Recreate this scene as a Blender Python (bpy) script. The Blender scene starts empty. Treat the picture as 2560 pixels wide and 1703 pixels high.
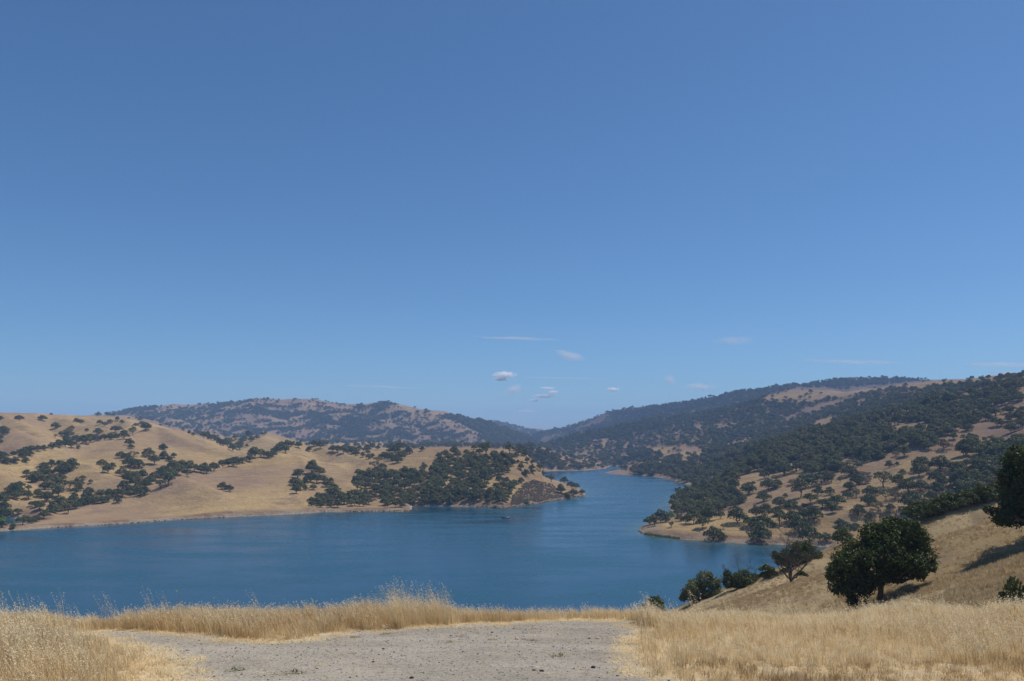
import bpy, math, random
import numpy as np
from mathutils import Vector

sc = bpy.context.scene
R = math.radians
F, YH, CX, ZC = 1991.0, 1095.0, 1280.0, 76.0      # focal length in photo pixels, horizon row, centre column, eye height above the water

# ------------------------------------------------------------------ camera
cam_d = bpy.data.cameras.new('camera')
cam_d.lens = 28.0; cam_d.sensor_width = 36.0; cam_d.sensor_fit = 'HORIZONTAL'
cam_d.shift_y = (YH - 851.5) / 2560.0
cam_d.clip_start = 0.3; cam_d.clip_end = 60000
cam = bpy.data.objects.new('camera', cam_d)
sc.collection.objects.link(cam)
cam.location = (0, 0, ZC); cam.rotation_euler = (R(90), 0, 0)
sc.camera = cam

# ------------------------------------------------------------------ sky and sun
SUN_EL, SUN_AZ = R(64), R(72)                      # azimuth measured from +Y towards +X
world = bpy.data.worlds.new('World'); sc.world = world
world.use_nodes = True
wt = world.node_tree
sky = wt.nodes.new('ShaderNodeTexSky'); sky.sky_type = 'NISHITA'; sky.sun_disc = False
sky.sun_elevation = SUN_EL; sky.sun_rotation = SUN_AZ
sky.altitude = 1500; sky.air_density = 1.0; sky.dust_density = 1.8; sky.ozone_density = 10.0
bg = wt.nodes['Background']; bg.inputs['Strength'].default_value = 0.105
hs = wt.nodes.new('ShaderNodeHueSaturation'); hs.inputs['Saturation'].default_value = 1.04
wb = wt.nodes.new('ShaderNodeMix'); wb.data_type = 'RGBA'; wb.blend_type = 'MULTIPLY'; wb.inputs[0].default_value = 1; wb.inputs[7].default_value = (.97, 1.05, 1.01, 1)
wt.links.new(sky.outputs[0], hs.inputs['Color']); wt.links.new(hs.outputs[0], wb.inputs[6]); wt.links.new(wb.outputs[2], bg.inputs['Color'])
sun_d = bpy.data.lights.new('sun', 'SUN'); sun_d.energy = 4.75; sun_d.angle = R(0.5); sun_d.color = (1.0, 0.95, 0.87)
sun = bpy.data.objects.new('sun', sun_d); sc.collection.objects.link(sun)
sd_ = Vector((math.sin(SUN_AZ) * math.cos(SUN_EL), math.cos(SUN_AZ) * math.cos(SUN_EL), math.sin(SUN_EL)))
sun.rotation_euler = sd_.to_track_quat('Z', 'Y').to_euler()
sun.location = (200, 100, 600)
sc.view_settings.view_transform = 'Standard'; sc.view_settings.look = 'None'
sc.view_settings.exposure = 0.0; sc.view_settings.gamma = 1.0
sc.view_settings.use_curve_mapping = False
sc.cycles.max_bounces = 20; sc.cycles.diffuse_bounces = 2; sc.cycles.glossy_bounces = 2
sc.cycles.transmission_bounces = 3; sc.cycles.volume_bounces = 20; sc.cycles.transparent_max_bounces = 16
sc.cycles.use_denoising = True

col = sc.collection
rng = np.random.default_rng(7)
random.seed(7)

# ------------------------------------------------------------------ noise
def hash2(ix, iy, seed):
    h = (ix.astype(np.int64) * 374761393 + iy.astype(np.int64) * 668265263 + seed * 974634777) & 0xffffffff
    h = ((h ^ (h >> 13)) * 1274126177) & 0xffffffff
    h = h ^ (h >> 16)
    return (h & 0xffff) / 65535.0
def vnoise(x, y, seed=0):
    ix = np.floor(x); iy = np.floor(y)
    fx = x - ix; fy = y - iy
    fx = fx * fx * fx * (fx * (fx * 6 - 15) + 10); fy = fy * fy * fy * (fy * (fy * 6 - 15) + 10)
    a = hash2(ix, iy, seed); b = hash2(ix + 1, iy, seed); c = hash2(ix, iy + 1, seed); d = hash2(ix + 1, iy + 1, seed)
    return (a + (b - a) * fx) * (1 - fy) + (c + (d - c) * fx) * fy
def fbm(x, y, scale, octaves=4, seed=0, gain=0.5):
    x = x / scale; y = y / scale
    t = np.zeros_like(x); a = 1.0; n = 0.0
    for o in range(octaves):
        t += a * (vnoise(x, y, seed + o * 17) - 0.5); n += a
        x, y = x * 1.8 + y * 0.9 + 13.1, y * 1.8 - x * 0.9 * 0.5 + 7.7
        a *= gain
    return t / n * 2.0
def ridged(x, y, scale, octaves=4, seed=0):
    x = x / scale; y = y / scale
    t = np.zeros_like(x); a = 1.0; n = 0.0
    for o in range(octaves):
        t += a * (1 - np.abs(vnoise(x, y, seed + o * 31) * 2 - 1)); n += a
        x, y = x * 1.7 + y * 1.1 + 3.1, y * 1.7 - x * 0.6 + 9.7
        a *= 0.5
    return t / n - 0.5
def smax(a, b, k):
    h = np.clip(0.5 + 0.5 * (a - b) / k, 0, 1)
    return b + (a - b) * h + k * h * (1 - h)
def smin(a, b, k): return -smax(-a, -b, k)
def sstep(a, b, x):
    t = np.clip((x - a) / (b - a), 0, 1); return t * t * (3 - 2 * t)

def W(px, py, D): return (D * (px - CX) / F, D, ZC + D * (YH - py) / F)
def Lk(px, py):                                    # point on the water surface seen at a pixel
    D = ZC * F / (py - YH); return (D * (px - CX) / F, D)
# ------------------------------------------------------------------ terrain: ridges (crest points), lake outline, foreground knoll
# each ridge: (slope beside the crest, roundness in metres, blend, crest points as column, row, distance)
RIDGES = [
 # far ranges
 (.22, 60, 20, [(1280,1086,8200),(1310,1080,8200),(1340,1075,8200),(1370,1072,8200),(1395,1071,8200),(1430,1073,8200),(1500,1078,8200)]),
 (.26, 50, 20, [(1000,1045,6500),(1060,1040,6500),(1110,1040,6500),(1150,1040,6500),(1230,1050,6500),(1270,1058,6400),(1320,1073,6300),(1350,1086,6200),(1385,1100,6000)]),
 (.34, 40, 25, [(-250,1035,4700),(0,1045,4600),(219,1042,4500),(275,1030,4500),(310,1019,4500),(345,1013,4500),(420,1011,4500),(480,1008,4500),(547,1001,4500),(600,997,4500),(640,992,4500),(700,997,4500),(740,994,4500),(790,996,4450),(860,1005,4400),(900,1008,4350),(960,1005,4300),(1010,1013,4200),(1060,1023,4100),(1100,1036,4000),(1150,1061,3900),(1200,1086,3700),(1260,1104,3500),(1290,1114,3400)]),
 (.36, 25, 12, [(547,1003,4450),(590,1018,4200),(650,1036,4000),(720,1054,3850),(800,1072,3700),(900,1094,3500),(980,1110,3350)]),
 (.36, 25, 12, [(740,996,4450),(790,1008,4250),(850,1026,4050),(920,1042,3900),(1000,1062,3750),(1100,1092,3500)]),
 (.36, 25, 12, [(960,1006,4250),(1020,1026,4100),(1090,1050,3900),(1150,1074,3700),(1220,1102,3450),(1265,1114,3300)]),
 (.36, 25, 12, [(420,1014,4450),(480,1022,4200),(560,1044,3950),(640,1066,3700),(720,1088,3500),(790,1106,3350)]),
 (.36, 25, 12, [(310,1022,4400),(380,1034,4100),(440,1050,3800),(520,1070,3500),(600,1094,3300)]),
 (.25, 25, 12, [(150,1043,3000),(200,1039,3000),(240,1032,3000),(300,1036,3000),(350,1046,2950),(420,1066,2850),(500,1084,2750)]),
 # low tan hills behind the near ones
 (.16, 25, 8, [(540,1108,2700),(650,1104,2600),(760,1104,2500),(850,1106,2500),(950,1107,2500),(1020,1111,2500),(1100,1111,2400),(1200,1113,2300),(1290,1121,2200)]),
 (.18, 15, 6, [(790,1112,2000),(840,1117,1950),(900,1119,1850),(950,1122,1750),(990,1124,1650),(1040,1122,1600)]),
 (.25, 15, 6, [(480,1100,2050),(560,1096,2000),(620,1092,1950),(645,1087,1900),(668,1083,1850),(690,1086,1830),(720,1097,1800),(750,1109,1760),(780,1120,1720)]),
 (.22, 12, 6, [(668,1086,1840),(650,1098,1700),(670,1104,1640),(720,1112,1580)]),
 (.5, 12, 6, [(1180,1128,1990),(1240,1123,1960),(1286,1118,1950),(1319,1111,1950),(1360,1120,1940),(1388,1134,1900),(1429,1156,1880),(1470,1165,1930),(1515,1170,2020)]),
 # left skyline hills
 (.24, 25, 10, [(-500,1000,1400),(-250,1010,1450),(0,1029,1500),(91,1036,1600),(164,1038,1700),(219,1038,1750),(310,1046,1800),(365,1058,1750),(420,1078,1700)]),
 (.3, 10, 7, [(-60,1022,1480),(11,1034,1460),(36,1050,1390),(73,1070,1320),(109,1088,1260),(140,1107,1190)]),
 (.3, 14, 7, [(-250,1060,1350),(-80,1066,1280),(0,1064,1240),(36,1068,1210),(73,1088,1150),(117,1121,1080)]),
 (.3, 12, 7, [(119,1037,1640),(164,1050,1560),(193,1059,1490),(255,1070,1420),(305,1083,1350)]),
 (.3, 12, 7, [(182,1038,1720),(228,1052,1640),(270,1066,1560)]),
 (.3, 12, 7, [(310,1047,1780),(337,1064,1640),(356,1078,1540)]),
 # ridge with the knob
 (.3, 10, 6, [(-60,1165,900),(30,1140,960),(84,1128,1010),(204,1110,1120),(303,1095,1220),(350,1080,1280),(376,1071,1320),(401,1069,1340),(446,1077,1370),(473,1085,1400),(502,1094,1460),(531,1103,1540),(551,1110,1600),(600,1122,1650)]),
 (.3, 8, 6, [(401,1071,1330),(449,1092,1280),(480,1106,1260),(509,1119,1250),(582,1127,1250),(628,1126,1270),(700,1117,1300),(748,1113,1300),(790,1118,1280),(819,1126,1250),(870,1138,1200),(928,1152,1150),(958,1166,1110)]),
 (.24, 10, 8, [(100,1128,1020),(150,1140,990),(199,1158,940),(237,1170,925),(275,1187,905),(312,1202,885)]),
 (.25, 12, 8, [(-150,1110,1150),(-60,1150,1000),(-10,1182,900),(30,1205,850)]),
 (.2, 15, 8, [(303,1097,1200),(330,1120,1100),(350,1150,1020),(345,1175,960)]),
 (.3, 8, 5, [(-120,1232,820),(0,1243,780),(22,1247,770),(55,1256,760),(77,1269,750),(96,1284,738)]),
 # smooth front hill
 (.22, 9, 4, [(-30,1326,650),(9,1324,655),(55,1315,682),(109,1302,722),(137,1291,745),(182,1277,775),(237,1264,806),(301,1249,822),(392,1224,868),(430,1205,880),(452,1196,888),(480,1192,915),(520,1188,950),(540,1182,980),(582,1165,1040),(620,1155,1080),(690,1139,1150),(748,1114,1290)]),
 (.25, 7, 5, [(452,1197,885),(502,1211,862),(540,1227,845),(570,1243,828)]),
 (.17, 18, 8, [(690,1143,1130),(660,1180,1000),(630,1215,910),(610,1250,830)]),
 (.3, 9, 6, [(696,1143,1140),(715,1178,1050),(722,1200,985),(732,1228,905),(751,1250,850),(778,1268,820),(797,1277,806)]),
 (.3, 8, 5, [(738,1130,1230),(765,1166,1060),(813,1182,1020),(846,1195,990),(881,1216,950),(913,1228,930)]),
 (.2, 10, 5, [(846,1197,985),(840,1225,930),(830,1245,890),(860,1262,850)]),
 # wooded headland
 (.21, 20, 8, [(930,1128,1300),(980,1127,1260),(1050,1124,1240),(1111,1122,1200),(1160,1122,1180),(1220,1121,1150),(1275,1121,1150),(1300,1132,1125),(1348,1163,1090),(1384,1186,1070),(1420,1208,1060),(1445,1226,1050),(1460,1238,1048)]),
 (.22, 15, 8, [(1060,1126,1220),(1045,1170,1060),(1036,1215,940),(1024,1262,860)]),
 (.22, 15, 8, [(1230,1123,1150),(1235,1165,1050),(1245,1210,950),(1255,1255,875)]),
 (.5, 8, 5, [(1348,1164,1088),(1370,1200,1010),(1385,1235,960)]),
 # right-hand mountain and its spurs
 (.50, 40, 15, [(1290,1120,5300),(1330,1100,5200),(1360,1087,5100),(1395,1071,5000),(1450,1053,4800),(1520,1027,4500),(1600,1010,4300),(1700,998,4100),(1800,985,3900),(1900,966,3700),(1950,959,3600),(2057,950,3600),(2096,942,3600),(2180,939,3600),(2236,938,3600),(2292,941,3600),(2420,947,3600),(2700,960,3600),(3100,980,3600)]),
 (.3, 25, 14, [(1330,1126,2900),(1380,1106,2950),(1484,1077,2950),(1581,1056,2900),(1700,1037,2850),(1800,1021,2800),(1900,1000,2750),(1960,985,2700),(1998,975,2600),(2068,976,2500),(2107,981,2400),(2166,971,2350),(2236,964,2250),(2320,957,2100),(2418,951,1900),(2480,942,1700),(2560,934,1500),(2700,910,1300),(3000,880,1200)]),
 (.3, 25, 12, [(1440,1110,3500),(1520,1070,3600),(1600,1045,3650),(1700,1020,3700),(1800,1005,3700)]),
 (.3, 15, 10, [(1540,1178,1750),(1600,1155,1850),(1680,1120,2000),(1760,1092,2150),(1860,1060,2250),(1950,1030,2300),(2040,1005,2350)]),
 (.28, 12, 10, [(1600,1184,1600),(1670,1160,1650),(1760,1132,1720),(1880,1098,1800),(2000,1065,1850),(2120,1030,1900),(2250,1000,1900),(2340,975,1900)]),
 (.28, 12, 10, [(1740,1213,1260),(1800,1184,1320),(1900,1140,1400),(2000,1105,1480),(2100,1068,1560),(2200,1035,1620),(2300,1005,1640),(2400,980,1600),(2500,955,1500)]),
 (.28, 14, 10, [(1700,1250,1000),(1760,1225,1040),(1850,1185,1080),(1950,1150,1110),(2060,1110,1150),(2160,1075,1200),(2260,1045,1230),(2360,1010,1220),(2470,975,1180),(2600,940,1120),(2800,900,1050)]),
 (.28, 12, 8, [(1700,1285,790),(1780,1270,800),(1860,1245,830),(1960,1215,860),(2060,1185,880),(2160,1150,900),(2240,1120,920),(2330,1090,930),(2420,1060,930),(2560,1020,900),(2750,970,850)]),
 (.3, 10, 8, [(2100,1260,650),(2200,1225,680),(2280,1195,700),(2360,1165,720),(2450,1130,730),(2560,1090,720),(2800,1030,700)]),
 (.1, 20, 3, [(1606,1322,665),(1680,1305,665),(1760,1300,665),(1880,1298,660),(2000,1290,650),(2100,1280,630),(2200,1260,600)]),
 # near grassy spurs
 (.5, 5, 4, [(1500,1780,250),(1740,1600,192),(1831,1522,172),(1936,1456,176),(1997,1431,180),(2059,1397,182),(2113,1374,185),(2291,1300,190),(2384,1273,190),(2496,1244,190),(2600,1215,190),(2800,1170,190),(3100,1120,195),(3500,1080,200)]),
 (.42, 3, 3, [(2060,1545,130),(2163,1505,127),(2229,1467,124),(2326,1424,121),(2422,1385,119),(2519,1335,118),(2600,1300,117),(2750,1240,115),(3000,1170,115),(3400,1110,120)]),
 (.5, 6, 4, [(2500,1560,62),(2600,1490,66),(2700,1430,70),(2850,1350,76),(3100,1250,85),(3500,1150,100)]),
]
lake = [(-900,200),(-300,255),(0,272),(50,296),(80,335),(130,395),(200,450),(280,500),(300,525),(272,545)]
lake += [Lk(*p) for p in [(2108,1370),(2035,1366),(1940,1361),(1867,1360),(1764,1353),(1690,1347),(1640,1341),(1614,1337),(1600,1330),(1598,1325),(1604,1317),(1640,1300),(1684,1293),
 (1682,1281),(1672,1270),(1680,1250),(1691,1239),(1715,1232),(1738,1226),(1735,1219),(1719,1212),(1690,1204),(1664,1197),(1630,1191),(1586,1188),(1540,1186),(1512,1182),(1530,1179),
 (1565,1175),(1562,1167),(1526,1165),(1512,1172),(1470,1176),(1429,1177),(1382,1178),(1340,1180),(1330,1188),(1360,1198),(1400,1205),(1440,1216),(1460,1230),(1462,1237),(1456,1241),(1414,1248),(1330,1261),(1257,1272),
 (1200,1268),(1129,1266),(1060,1265),(1029,1266),(1027,1276),(1000,1279),(960,1278),(863,1279),(801,1280),(785,1282),(730,1286),(660,1289),(547,1294),(420,1301),(340,1307),(263,1312),(190,1316),(128,1319),(60,1324),(0,1328),(-30,1330),(-45,1327),
 (-20,1322),(20,1314),(60,1311),(91,1304),(78,1297),(20,1295),(-40,1297),(-200,1300),(-500,1310),(-1100,1330)]]
lake = np.array(lake)

def seg_dist(x, y, a, b):
    vx, vy = b[0] - a[0], b[1] - a[1]
    t = np.clip(((x - a[0]) * vx + (y - a[1]) * vy) / (vx * vx + vy * vy + 1e-9), 0, 1)
    return np.hypot(x - a[0] - t * vx, y - a[1] - t * vy), t
def lake_sd(x, y):                                 # distance to the shore, negative on the water
    d = np.full(x.shape, 1e9); ins = np.zeros(x.shape, bool)
    n = len(lake)
    for i in range(n):
        a, b = lake[i], lake[(i + 1) % n]
        dd, _ = seg_dist(x, y, a, b); d = np.minimum(d, dd)
        c = ((a[1] > y) != (b[1] > y)) & (x < (b[0] - a[0]) * (y - a[1]) / (b[1] - a[1] + 1e-12) + a[0])
        ins ^= c
    return np.where(ins, -d, d)
def knoll(x, y):                                   # the knoll the camera stands on
    yy = np.maximum(y, 0.0)
    z = 74.35 - 0.122 * yy
    edge = 14.6 + 0.5 * np.sin(x * 0.35 + 1.0) + 0.35 * np.sin(x * 0.9)
    over = np.maximum(yy - edge, 0)
    z = z - 0.30 * np.sqrt(over * over + 9) + 0.90 + np.where(over > 60, 0.05 * (over - 60), 0)
    z = z - 0.0004 * x * x
    z = z + 0.10 * fbm(x, y, 5.0, 2, 5) + 0.05 * fbm(x, y, 1.3, 3, 6)
    return z
def terrain(x, y, fine=True):
    x = np.asarray(x, float); y = np.asarray(y, float)
    wx = x + np.where(y > 400, 6, 0) * fbm(x, y, 90, 3, 1); wy = y + np.where(y > 400, 6, 0) * fbm(x, y, 90, 3, 2)
    z = np.full(x.shape, 2.0)
    for k, r, bl, pts in RIDGES:
        P = [W(*p) for p in pts]; r = r * .75; bl = bl * .6
        if P[0][0] < 0 and 600 < P[0][1] < 2100 and k >= .22: k = k * 1.6; r = r * .5; bl = bl * .6
        far = P[0][1] > 2200
        zr = np.full(x.shape, -1e3)
        xs, ys = (x, y) if far else (wx, wy)
        if far:
            wv = 0.04 * P[0][1]
            xs = x + wv * fbm(x, y, 500, 3, 3); ys = y + wv * fbm(x, y, 500, 3, 4)
        # keep the crest itself unwarped: fade the warp in with distance from the crest
        d0 = np.full(x.shape, 1e9)
        for a, b in zip(P[:-1], P[1:]):
            dd, _ = seg_dist(x, y, a, b); d0 = np.minimum(d0, dd)
        f = np.clip(d0 / (160.0 if far else 40.0), 0, 1)
        xs = x + (xs - x) * f; ys = y + (ys - y) * f
        for a, b in zip(P[:-1], P[1:]):
            dd, t = seg_dist(xs, ys, a, b)
            zr = np.maximum(zr, a[2] + (b[2] - a[2]) * t - k * (np.sqrt(dd * dd + r * r) - r))
        z = smax(z, zr, bl)
    # gullies and rills
    h = np.clip(z / 60.0, 0, 1)
    farm = sstep(2300, 3300, y)
    mid = sstep(350, 500, y) * (1 - farm)
    z = z + mid * h * (2.4 * fbm(x, y, 110, 3, 11) + 1.1 * fbm(x, y, 34, 3, 12) + 6.5 * (ridged(wx, wy, 105, 3, 14) - .1))
    z = z + farm * np.clip((z - 20) / 120, 0, 1) * (30 * ridged(x, y, 420, 4, 13) - 11)
    near = 1 - sstep(250, 400, y)
    z = z + near * (0.35 * fbm(x, y, 9, 3, 21) + 0.10 * fbm(x, y, 2.2, 2, 22))
    # the knoll replaces everything close by; beyond it the ground falls to the shore
    kn = knoll(x, y)
    nk = y < 330
    z = np.where(nk, smax(kn, z, 1.2 if True else 0), z)
    sd = lake_sd(x, y)
    bank = 0.3 + np.where(y < 430, 3.0, np.where(x > 40, 0.22, 0.42)) * np.maximum(sd, 0) + 0.006 * np.maximum(sd - 25, 0) ** 2 + 0.8 * np.clip(sd / 4, 0, 1)
    z = np.where(sd > 0, smin(np.maximum(z, 1.3), bank, 1.0), np.maximum(-8.0, 0.35 * sd))
    return z, sd

def row_distances():
    d = [1.5]
    while d[-1] < 11500:
        y = d[-1]
        st = 0.012 if y < 8 else 0.0075 if y < 18 else 0.02 if y < 60 else 0.010 if y < 260 else 0.02 if y < 500 else 0.0078 if y < 2400 else 0.011 if y < 5200 else 0.03
        d.append(y * (1 + st))
    return np.array(d)
ROWS = row_distances()
NU = 681
US = np.linspace(-0.88, 0.88, NU)
GU, GD = np.meshgrid(US, ROWS)
GX, GY = GU * GD, GD
GZ, GSD = terrain(GX, GY)
SLOPE = (GZ - ZC) / GD
JMIN = int(np.searchsorted(ROWS, 40))

def ray(px, py, jmin=JMIN):                        # where the line of sight through a photo pixel meets the ground
    u = (px - CX) / F; v = (YH - py) / F
    fi = (u - US[0]) / (US[1] - US[0]); i = int(np.clip(np.floor(fi), 0, NU - 2)); fi -= i
    s = SLOPE[jmin:, i] * (1 - fi) + SLOPE[jmin:, i + 1] * fi
    hit = np.nonzero(s >= v)[0]
    if len(hit) == 0: return None
    j = hit[0]
    if j == 0: D = ROWS[jmin]
    else:
        t = (v - s[j - 1]) / (s[j] - s[j - 1] + 1e-12); D = ROWS[jmin + j - 1] * (1 - t) + ROWS[jmin + j] * t
    return u * D, D
def ground_z(x, y):
    u = x / y; fi = (u - US[0]) / (US[1] - US[0]); i = int(np.clip(np.floor(fi), 0, NU - 2)); fi -= i
    j = int(np.clip(np.searchsorted(ROWS, y) - 1, 0, len(ROWS) - 2)); t = (y - ROWS[j]) / (ROWS[j + 1] - ROWS[j])
    a = GZ[j, i] * (1 - fi) + GZ[j, i + 1] * fi; b = GZ[j + 1, i] * (1 - fi) + GZ[j + 1, i + 1] * fi
    return a * (1 - t) + b * t
def lake_at(x, y):
    u = x / y; i = int(np.clip(round((u - US[0]) / (US[1] - US[0])), 0, NU - 1)); j = int(np.clip(np.searchsorted(ROWS, y), 0, len(ROWS) - 1))
    return GSD[j, i]
# ------------------------------------------------------------------ materials
def new_mat(name):
    m = bpy.data.materials.new(name); m.use_nodes = True
    nt = m.node_tree; nt.nodes.clear()
    out = nt.nodes.new('ShaderNodeOutputMaterial')
    return m, nt, out
def nd(nt, t, **kw):
    n = nt.nodes.new(t)
    for k, v in kw.items(): setattr(n, k, v)
    return n
def L(nt, a, b): nt.links.new(a, b)
def coords(nt, scale=(1, 1, 1), rot=(0, 0, 0)):
    g = nd(nt, 'ShaderNodeNewGeometry'); mp = nd(nt, 'ShaderNodeMapping')
    mp.inputs['Scale'].default_value = scale; mp.inputs['Rotation'].default_value = rot
    L(nt, g.outputs['Position'], mp.inputs['Vector']); return mp.outputs[0]
def noise(nt, vec, scale, detail=4, rough=0.55):
    n = nd(nt, 'ShaderNodeTexNoise'); n.inputs['Scale'].default_value = scale; n.inputs['Detail'].default_value = detail
    n.inputs['Roughness'].default_value = rough; L(nt, vec, n.inputs['Vector']); return n.outputs['Fac']
def rng_(nt, val, a, b, lo=0.0, hi=1.0):
    n = nd(nt, 'ShaderNodeMapRange'); n.inputs['From Min'].default_value = a; n.inputs['From Max'].default_value = b
    n.inputs['To Min'].default_value = lo; n.inputs['To Max'].default_value = hi
    L(nt, val, n.inputs['Value']); return n.outputs[0]
def mix(nt, fac, a, b):
    n = nd(nt, 'ShaderNodeMix', data_type='RGBA')
    if isinstance(fac, (int, float)): n.inputs[0].default_value = fac
    else: L(nt, fac, n.inputs[0])
    for s, v in ((6, a), (7, b)):
        if isinstance(v, tuple): n.inputs[s].default_value = (*v, 1)
        else: L(nt, v, n.inputs[s])
    return n.outputs[2]
def math_(nt, op, a, b):
    n = nd(nt, 'ShaderNodeMath', operation=op)
    for s, v in ((0, a), (1, b)):
        if isinstance(v, (int, float)): n.inputs[s].default_value = v
        else: L(nt, v, n.inputs[s])
    return n.outputs[0]
def attr(nt, name):
    n = nd(nt, 'ShaderNodeAttribute', attribute_name=name); return n
def diffuse_out(nt, out, colr, bump=None, dist=1.0, strength=1.0):
    d = nd(nt, 'ShaderNodeBsdfDiffuse'); d.inputs['Roughness'].default_value = 0.6
    L(nt, colr, d.inputs['Color']) if not isinstance(colr, tuple) else d.inputs['Color'].__setattr__('default_value', (*colr, 1))
    if bump is not None:
        b = nd(nt, 'ShaderNodeBump'); b.inputs['Distance'].default_value = dist; b.inputs['Strength'].default_value = strength
        L(nt, bump, b.inputs['Height']); L(nt, b.outputs[0], d.inputs['Normal'])
    L(nt, d.outputs[0], out.inputs['Surface']); return d

# dry grass on the hills
def make_hill():
    m, nt, out = new_mat('dry_hill_grass')
    v = coords(nt)
    big = noise(nt, v, 0.006, 5, 0.6); medn = noise(nt, coords(nt, (1, 1, 2.5)), 0.035, 6, 0.65); fine = noise(nt, coords(nt, (1, 1, 1.6)), 0.45, 6, 0.75)
    c = mix(nt, rng_(nt, big, 0.40, 0.62), (.49, .34, .150), (.37, .25, .112))
    c = mix(nt, rng_(nt, medn, 0.50, 0.68, 0, .85), c, (.235, .165, .115))
    c = mix(nt, rng_(nt, medn, 0.30, 0.42, .6, 0), c, (.60, .45, .225))
    c = mix(nt, rng_(nt, fine, 0.40, 0.64, 0, .65), c, (.20, .145, .10))
    clod = noise(nt, coords(nt, (1, 1, 2)), .16, 3, .7); c = mix(nt, rng_(nt, clod, 0.60, 0.70, 0, .65), c, (.16, .12, .085))
    terr = noise(nt, coords(nt, (.018, .018, .75)), 1.0, 5, .75); c = mix(nt, rng_(nt, terr, .56, .68, 0, .45), c, (.23, .165, .105))
    c = mix(nt, rng_(nt, terr, .44, .34, 0, .45), c, (.58, .44, .24))
    # colour that depends on which hillside it is (greyer and redder soils), stored on the mesh
    c = mix(nt, attr(nt, 'soil').outputs['Fac'], c, (.235, .158, .118))
    c = mix(nt, attr(nt, 'bank').outputs['Fac'], c, mix(nt, rng_(nt, medn, .4, .6), (.19, .115, .075), (.30, .23, .16)))
    c = mix(nt, attr(nt, 'ring').outputs['Fac'], c, mix(nt, rng_(nt, fine, .4, .6), (.46, .39, .30), (.20, .15, .11)))
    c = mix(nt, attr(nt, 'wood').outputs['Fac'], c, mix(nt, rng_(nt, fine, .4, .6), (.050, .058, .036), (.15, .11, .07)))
    h = math_(nt, 'ADD', math_(nt, 'MULTIPLY', fine, 1.1), math_(nt, 'MULTIPLY', medn, 6.0))
    diffuse_out(nt, out, c, h, 1.0, 0.8)
    return m
def make_near():
    m, nt, out = new_mat('dry_near_grass')
    fine = noise(nt, coords(nt, (1, 1, .5)), 2.2, 6, 0.75); medn = noise(nt, coords(nt, (1, .8, 1)), 0.12, 5, 0.6); big = noise(nt, coords(nt), 0.03, 3)
    c = mix(nt, rng_(nt, big, .4, .6), (.50, .385, .215), (.40, .295, .16))
    c = mix(nt, rng_(nt, medn, .48, .66, 0, .75), c, (.29, .205, .13))
    c = mix(nt, rng_(nt, fine, .45, .68, 0, .6), c, (.24, .17, .11))
    c = mix(nt, rng_(nt, fine, .28, .42, .5, 0), c, (.50, .39, .23))
    diffuse_out(nt, out, c, fine, .35, 0.9)
    return m
def make_ground():
    m, nt, out = new_mat('straw_and_gravel')
    v = coords(nt)
    f1 = noise(nt, v, 9, 5, .7); f2 = noise(nt, v, 60, 5, .75); f3 = noise(nt, v, 1.1, 4)
    straw = mix(nt, rng_(nt, f1, .4, .62), (.70, .57, .38), (.52, .40, .24))
    straw = mix(nt, rng_(nt, f2, .5, .7, 0, .6), straw, (.28, .20, .12))
    vo = nd(nt, 'ShaderNodeTexVoronoi'); vo.inputs['Scale'].default_value = 75; L(nt, v, vo.inputs['Vector'])
    vo2 = nd(nt, 'ShaderNodeTexVoronoi'); vo2.inputs['Scale'].default_value = 28; L(nt, v, vo2.inputs['Vector'])
    g = mix(nt, rng_(nt, f3, .38, .62), (.405, .36, .285), (.325, .285, .225))
    rut = noise(nt, coords(nt, (.35, 1.3, 1), (0, 0, R(10))), .9, 4, .6); g = mix(nt, rng_(nt, rut, .45, .62, 0, .5), g, (.52, .46, .39))
    g = mix(nt, rng_(nt, rut, .42, .30, 0, .45), g, (.30, .265, .235))
    g = mix(nt, rng_(nt, f1, .5, .75, 0, .6), g, (.50, .42, .32))
    hs = nd(nt, 'ShaderNodeSeparateColor'); L(nt, vo.outputs['Color'], hs.inputs[0])
    g = mix(nt, rng_(nt, hs.outputs[0], .62, .95, 0, .55), g, (.15, .135, .13))
    g = mix(nt, rng_(nt, hs.outputs[1], .80, .97, 0, .6), g, (.58, .52, .46))
    hs2 = nd(nt, 'ShaderNodeSeparateColor'); L(nt, vo2.outputs['Color'], hs2.inputs[0])
    g = mix(nt, rng_(nt, hs2.outputs[0], .90, .97, 0, .6), g, (.13, .12, .12))
    c = mix(nt, attr(nt, 'path').outputs['Fac'], straw, g)
    hgt = math_(nt, 'ADD', math_(nt, 'MULTIPLY', f1, .6), math_(nt, 'ADD', math_(nt, 'MULTIPLY', f2, .25), math_(nt, 'MULTIPLY', vo.outputs['Distance'], .25)))
    diffuse_out(nt, out, c, hgt, .05, 0.9)
    return m
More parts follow.
